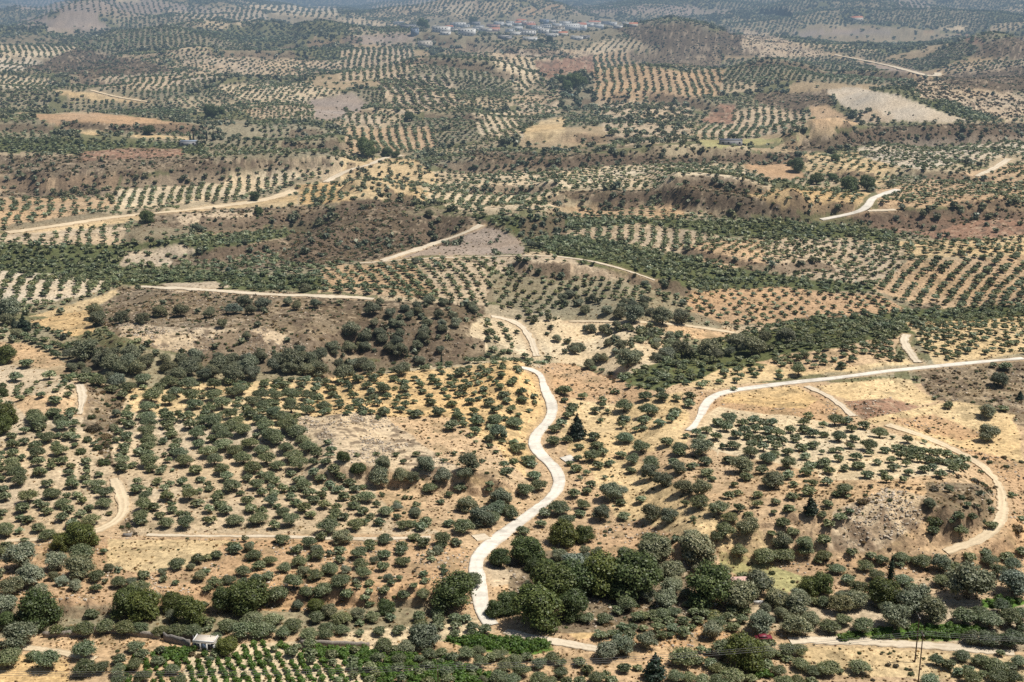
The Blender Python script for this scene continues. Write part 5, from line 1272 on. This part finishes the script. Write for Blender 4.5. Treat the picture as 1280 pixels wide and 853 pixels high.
VILL = [ # crop x, base y, w, h, walls, roof, words
 (345,114,65,20,'w','c','long white'),(235,138,85,26,'w','c','broad white'),(395,163,85,32,'w','c','big two storey white'),(105,160,36,36,'b','d','blue grey'),
 (165,230,72,28,'c','c','low cream'),(392,109,42,14,'w','c','small white'),(325,134,56,12,'c','d','low cream'),(275,151,50,12,'w','c','low white'),
 (545,115,62,13,'p','d','long pink'),(552,131,56,12,'p','t','pink'),(682,124,54,14,'w','c','white'),(742,102,74,18,'p','c','wide pink'),
 (800,130,62,16,'w','c','white'),(850,112,52,16,'w','c','white'),(835,150,52,20,'w','c','tall white'),(745,157,82,20,'w','d','dark roofed white'),
 (760,188,72,16,'w','c','pale'),(1000,130,90,30,'w','c','large white block'),(925,128,56,22,'c','c','cream'),(1055,128,44,26,'w','t','red roofed white'),
 (892,145,58,14,'w','d','grey roofed'),(822,88,42,18,'b','c','grey'),(1120,96,62,12,'c','t','low cream'),(1180,94,60,12,'g','d','low grey'),
 (1258,118,42,12,'w','c','small white'),(1018,178,62,14,'w','c','white'),(1088,176,42,12,'g','c','small grey'),(606,178,62,12,'g','c','long grey'),
 (500,134,52,14,'c','c','cream'),(440,102,42,16,'g','d','grey'),(650,94,42,12,'w','c','small white'),(690,88,48,12,'c','t','cream'),
 (955,92,60,14,'w','c','white'),(880,92,44,14,'c','d','cream'),(600,104,50,12,'w','d','narrow white'),(480,112,40,12,'w','c','small white'),
 (770,118,40,14,'c','t','cream'),(905,108,44,14,'w','c','white'),(720,138,40,14,'g','c','grey'),(1150,116,50,14,'w','c','low white'),(60,118,80,12,'g','d','long grey shed-like'),(460,128,40,14,'w','c','pale'),(570,98,44,14,'w','c','pale'),(630,112,46,14,'w','c','bright white'),(705,100,50,14,'w','t','red roofed white'),(1300,100,50,14,'w','c','white'),(1350,110,44,12,'c','t','cream'),(1230,104,40,14,'w','c','white'),(1080,108,44,14,'w','c','bright white'),(300,124,40,14,'w','t','red roofed white'),(20,100,50,12,'w','c','pale'),(675,160,60,14,'w','c','long white'),(870,170,60,14,'w','c','long white'),(940,160,44,12,'c','t','cream'),(640,140,44,14,'w','c','white'),(350,96,50,12,'c','c','cream')]
WM = {'w': M_WHITE, 'c': M_CREAM, 'p': M_PINKW, 'b': M_BLUEW, 'g': M_GREYW}; RM = {'c': M_ROOFC, 'd': M_ROOFD, 't': M_TILE}
order = sorted(range(len(VILL)), key=lambda i: (-round(VILL[i][1]/22), VILL[i][0])); rowno = {}; rr = {}
for i in order:
    r_ = round(VILL[i][1]/22); rr.setdefault(r_, []).append(i)
rws = sorted(rr, reverse=True)
for ri, r_ in enumerate(rws):
    for ci, i in enumerate(rr[r_]):
        cx, by, w, h, wc, rc, words = VILL[i]; px, py = 497+cx/4.571+random.uniform(-2, 2), 10+by/4.571+random.uniform(-1, 1.2)
        x, y, z = ground(px, py); s = FPX/math.sqrt(x*x+y*y+CAMH**2)
        Wm = w/4.571/s*1.05; Hm = max(4.0, h/4.571/s*1.15)
        house('village_house', px, py, Wm, Hm, min(12, Wm*.7), WM[wc], RM[rc], f"{words} house in the village, {onum(ci)} from left in {onum(ri)} row up", rot=random.uniform(-.7, .7),
              kind='gable' if rc == 't' else 'flat', nwin=max(2, int(Wm/4)), storeys=2 if Hm > 5.4 else 1, group='houses of the far village')
house('red_roofed_house', 1073, 27, 17, 6, 12, M_CREAM, M_TILE, 'lone pale house with a red roof among groves right of the village', .2, 'gable', 3, 1)
house('farm_shed', 235, 183, 12, 3.2, 8, M_GREYW, M_BLUEW, 'long low shed with blue grey roof beside dark cypresses', .05, 'flat', 3)
house('farm_shed', 914, 182, 16, 3.4, 9, M_GREYW, M_ROOFD, 'long dark roofed shed at the edge of the scrub band', -.05, 'flat', 4)
house('white_hut', 255, 814, 5.0, 2.2, 3.2, M_WHITE, M_CREAM, 'small white flat roofed hut at the end of the stone wall', -.12, 'flat', 3)
hutx = ground(242, 812)
o = link('chimney_pipe', MB().tube([(0, 0, 0), (0, 0, 3.6)], .11, 8).mesh('chimney_pipe', M_GREYW), loc=(hutx[0], hutx[1]+.5, hutx[2]), label='thin grey pipe standing at the left corner of the white hut', cat='pipe')
house('hidden_cottage', 920, 747, 7.5, 3.0, 5.5, M_WHITE, M_PINKW, 'white cottage with pale pink roof half hidden behind a silvery tree', .1, 'gable', 3)
def lowwall(name, pts, h, th, mat, label, cat):
    G = np.array([ground(a, b_) for a, b_ in pts]); G = resample(G, .9); r = np.random.default_rng(len(pts))
    d = np.gradient(G, axis=0)[:, :2]; d /= np.linalg.norm(d, axis=1, keepdims=True); n = np.c_[-d[:, 1], d[:, 0]]
    H = h*(1+r.normal(size=len(G))*.07); rows = []
    for o_, zz in ((-.5, -.6), (-.5, .5), (-.42, 1), (.42, 1), (.5, .5), (.5, -.6)):
        P = np.c_[G[:, :2]+n*(th*o_+r.normal(size=(len(G), 1))*.03), G[:, 2]+(H*zz if zz > 0 else -.6)]; rows.append(P)
    m = 6; V = np.stack(rows, 1).reshape(-1, 3); k = np.arange(len(G)-1)[:, None]; c = np.arange(m-1)[None]; a0 = (k*m+c).ravel()
    F = list(np.stack([a0, a0+1, a0+m+1, a0+m], 1)); e = (len(G)-1)*m
    F += [[0, 5, 4, 1], [1, 4, 3, 2], [e, e+1, e+4, e+5], [e+1, e+2, e+3, e+4]]
    return link(name, mesh_np(name, V, np.array(F), mat), label=label, cat=cat)
lowwall('stone_wall', [(54,797),(80,796),(106,795),(114,792),(130,791),(165,794),(200,799)], 1.5, .7, M_STONE, 'long dark dry stone wall curving above the reddish dry field', 'wall')
pen = lowwall('pen_wall', [(205,801),(222,805),(238,809)], 2.1, .4, M_BLOCK, 'grey blockwork wall running up to the white hut', 'wall')
lowwall('pen_wall', [(206,798),(224,796),(244,799)], 1.6, .4, M_BLOCK, 'rear blockwork wall of the roofless pen behind the hut', 'wall')
lowwall('garden_wall', [(942,756),(956,755)], 1.0, .5, M_WHITE, 'short white wall in front of the cottage right of the silvery tree', 'wall')
lowwall('garden_wall', [(887,758),(897,756)], .8, .5, M_WHITE, 'short white wall left of the silvery tree before the cottage', 'wall')
lowwall('culvert_wall', [(608,766),(613,772)], .7, .5, M_STONE, 'short stone parapet at the road edge in the valley', 'wall')
lowwall('stone_block', [(154,671),(164,671)], .9, 1.0, M_BLOCK, 'low grey block beside the thin track near the gully', 'stone block')
lowwall('retaining_wall', [(376,806),(400,806),(430,808),(462,809)], 1.2, .7, M_STONE, 'dark stone terrace wall above the valley grove', 'wall')
lowwall('terrace_wall', [(842,832),(860,829),(878,827)], 1.0, .7, M_STONE, 'dark terrace wall between trees in the lower thicket', 'wall')
# the red car half hidden by trees
o, s = place('parked_car', 954, 800, 'dark red car parked among olives at the end of the grey lane', 'car', .12)
body = MB().box(0, 0, .62, 4.1, 1.7, .55).box(-.15, 0, 1.12, 2.3, 1.5, .5, .78)
part('body', body, M_RED, o)
part('windscreen', MB().box(-.15, -.72, 1.12, 1.7, .06, .3), M_GLASS, o)
for wx_ in (-1.3, 1.3):
    for wy_ in (-.82, .82):
        wm = MB(); wm.tube([(wx_, wy_-.1, .32), (wx_, wy_+.1, .32)], .32, 14); wm.tube([(wx_, wy_-.11, .32), (wx_, wy_-.1, .32)], [.02, .31], 14); wm.tube([(wx_, wy_+.1, .32), (wx_, wy_+.11, .32)], [.31, .02], 14)
        part('wheel', wm, M_TYRE, o)
# ------------------------------------------------------------------ poles and wires
def pole(px, pyb, h, label, arms=True):
    o, s = place('utility_pole', px, pyb, label, 'utility pole', group='poles of the power line')
    part('post', MB().tube([(0, 0, -1), (.02, 0, h*.5), (0, 0, h)], [.17, .14, .11], 10), M_WOOD, o)
    if arms:
        part('crossarm', MB().box(0, 0, h-.5, .12, 2.0, .14), M_STEEL, o)
        for k in (-.9, 0, .9):
            m = MB(); m.tube([(0, k, h-.42), (0, k, h-.3), (0, k, h-.12)], [.05, .09, .03], 8); part('insulator', m, M_CREAM, o)
    return Vector(o.location)+Vector((0, 0, h))
A = pole(1143.5, 828, 12.6, 'dark wooden pole, rearward of the two beside the grey lane')
B = pole(1146.2, 868, 16, 'dark wooden pole, nearer of the two, cut off by the picture edge')
Cc = pole(548, 886, 10.6, 'short dark pole top rising among olives at the bottom edge')
def wire(a, b_, sag, label):
    P = [a.lerp(b_, t)-Vector((0, 0, sag*4*t*(1-t))) for t in np.linspace(0, 1, 30)]
    link('power_wire', MB().tube([tuple(p) for p in P], .035, 5).mesh('power_wire', M_WIRE), label=label, cat='wire', group='wires of the power line')
Rg = ground(1400, 842); Rt = Vector(Rg)+Vector((0, 0, 9)); Lg = ground(-140, 880); Lt = Vector(Lg)+Vector((0, 0, 8.5))
for k, nm in zip((-.9, 0, .9), ('nearest', 'middle', 'farthest')):
    d = Vector((0, k, -.12))
    wire(B+d, Cc+d, 1.4, f'{nm} thin wire between the two visible pole groups')
    wire(Cc+d, Lt+d, 1.2, f'{nm} thin wire running left from the short pole')
    wire(B+d, Rt+d, .8, f'{nm} thin wire running right from the tall poles')

# ------------------------------------------------------------------ light, sky, camera
sx, sy = .82, .06; el = math.radians(63); az = math.atan2(sx, sy)
w = bpy.data.worlds.new('World'); scene.world = w; w.use_nodes = True; nt = w.node_tree; nt.nodes.clear()
sk = nt.nodes.new('ShaderNodeTexSky'); sk.sky_type = 'NISHITA'; sk.sun_disc = False; sk.sun_elevation = el; sk.sun_rotation = az; sk.dust_density = 2.0; sk.altitude = 200
bg = nt.nodes.new('ShaderNodeBackground'); bg.inputs['Strength'].default_value = .062; wo = nt.nodes.new('ShaderNodeOutputWorld')
nt.links.new(sk.outputs[0], bg.inputs[0]); nt.links.new(bg.outputs[0], wo.inputs[0])
sd = bpy.data.lights.new('sun', 'SUN'); sd.energy = 4.9; sd.angle = math.radians(.5); sd.color = (1, .955, .88)
so = bpy.data.objects.new('sun', sd); COL.objects.link(so)
v = Vector((math.cos(el)*math.sin(az), math.cos(el)*math.cos(az), math.sin(el))); so.rotation_euler = v.to_track_quat('Z', 'Y').to_euler(); so.location = (200, 800, 400)
cd = bpy.data.cameras.new('camera'); cd.sensor_width = 36; cd.lens = FPX/1280*36; cd.clip_start = 5; cd.clip_end = 80000
co = bpy.data.objects.new('camera', cd); COL.objects.link(co); co.location = (0, 0, CAMH); co.rotation_euler = (PI/2-TH, 0, 0)
scene.camera = co
scene.view_settings.view_transform = 'Standard'; scene.view_settings.look = 'None'; scene.view_settings.exposure = 0; scene.view_settings.gamma = 1
scene.cycles.max_bounces = 4; scene.cycles.diffuse_bounces = 2; scene.cycles.transmission_bounces = 2; scene.cycles.use_denoising = False
scene.render.resolution_x = 1024; scene.render.resolution_y = 682
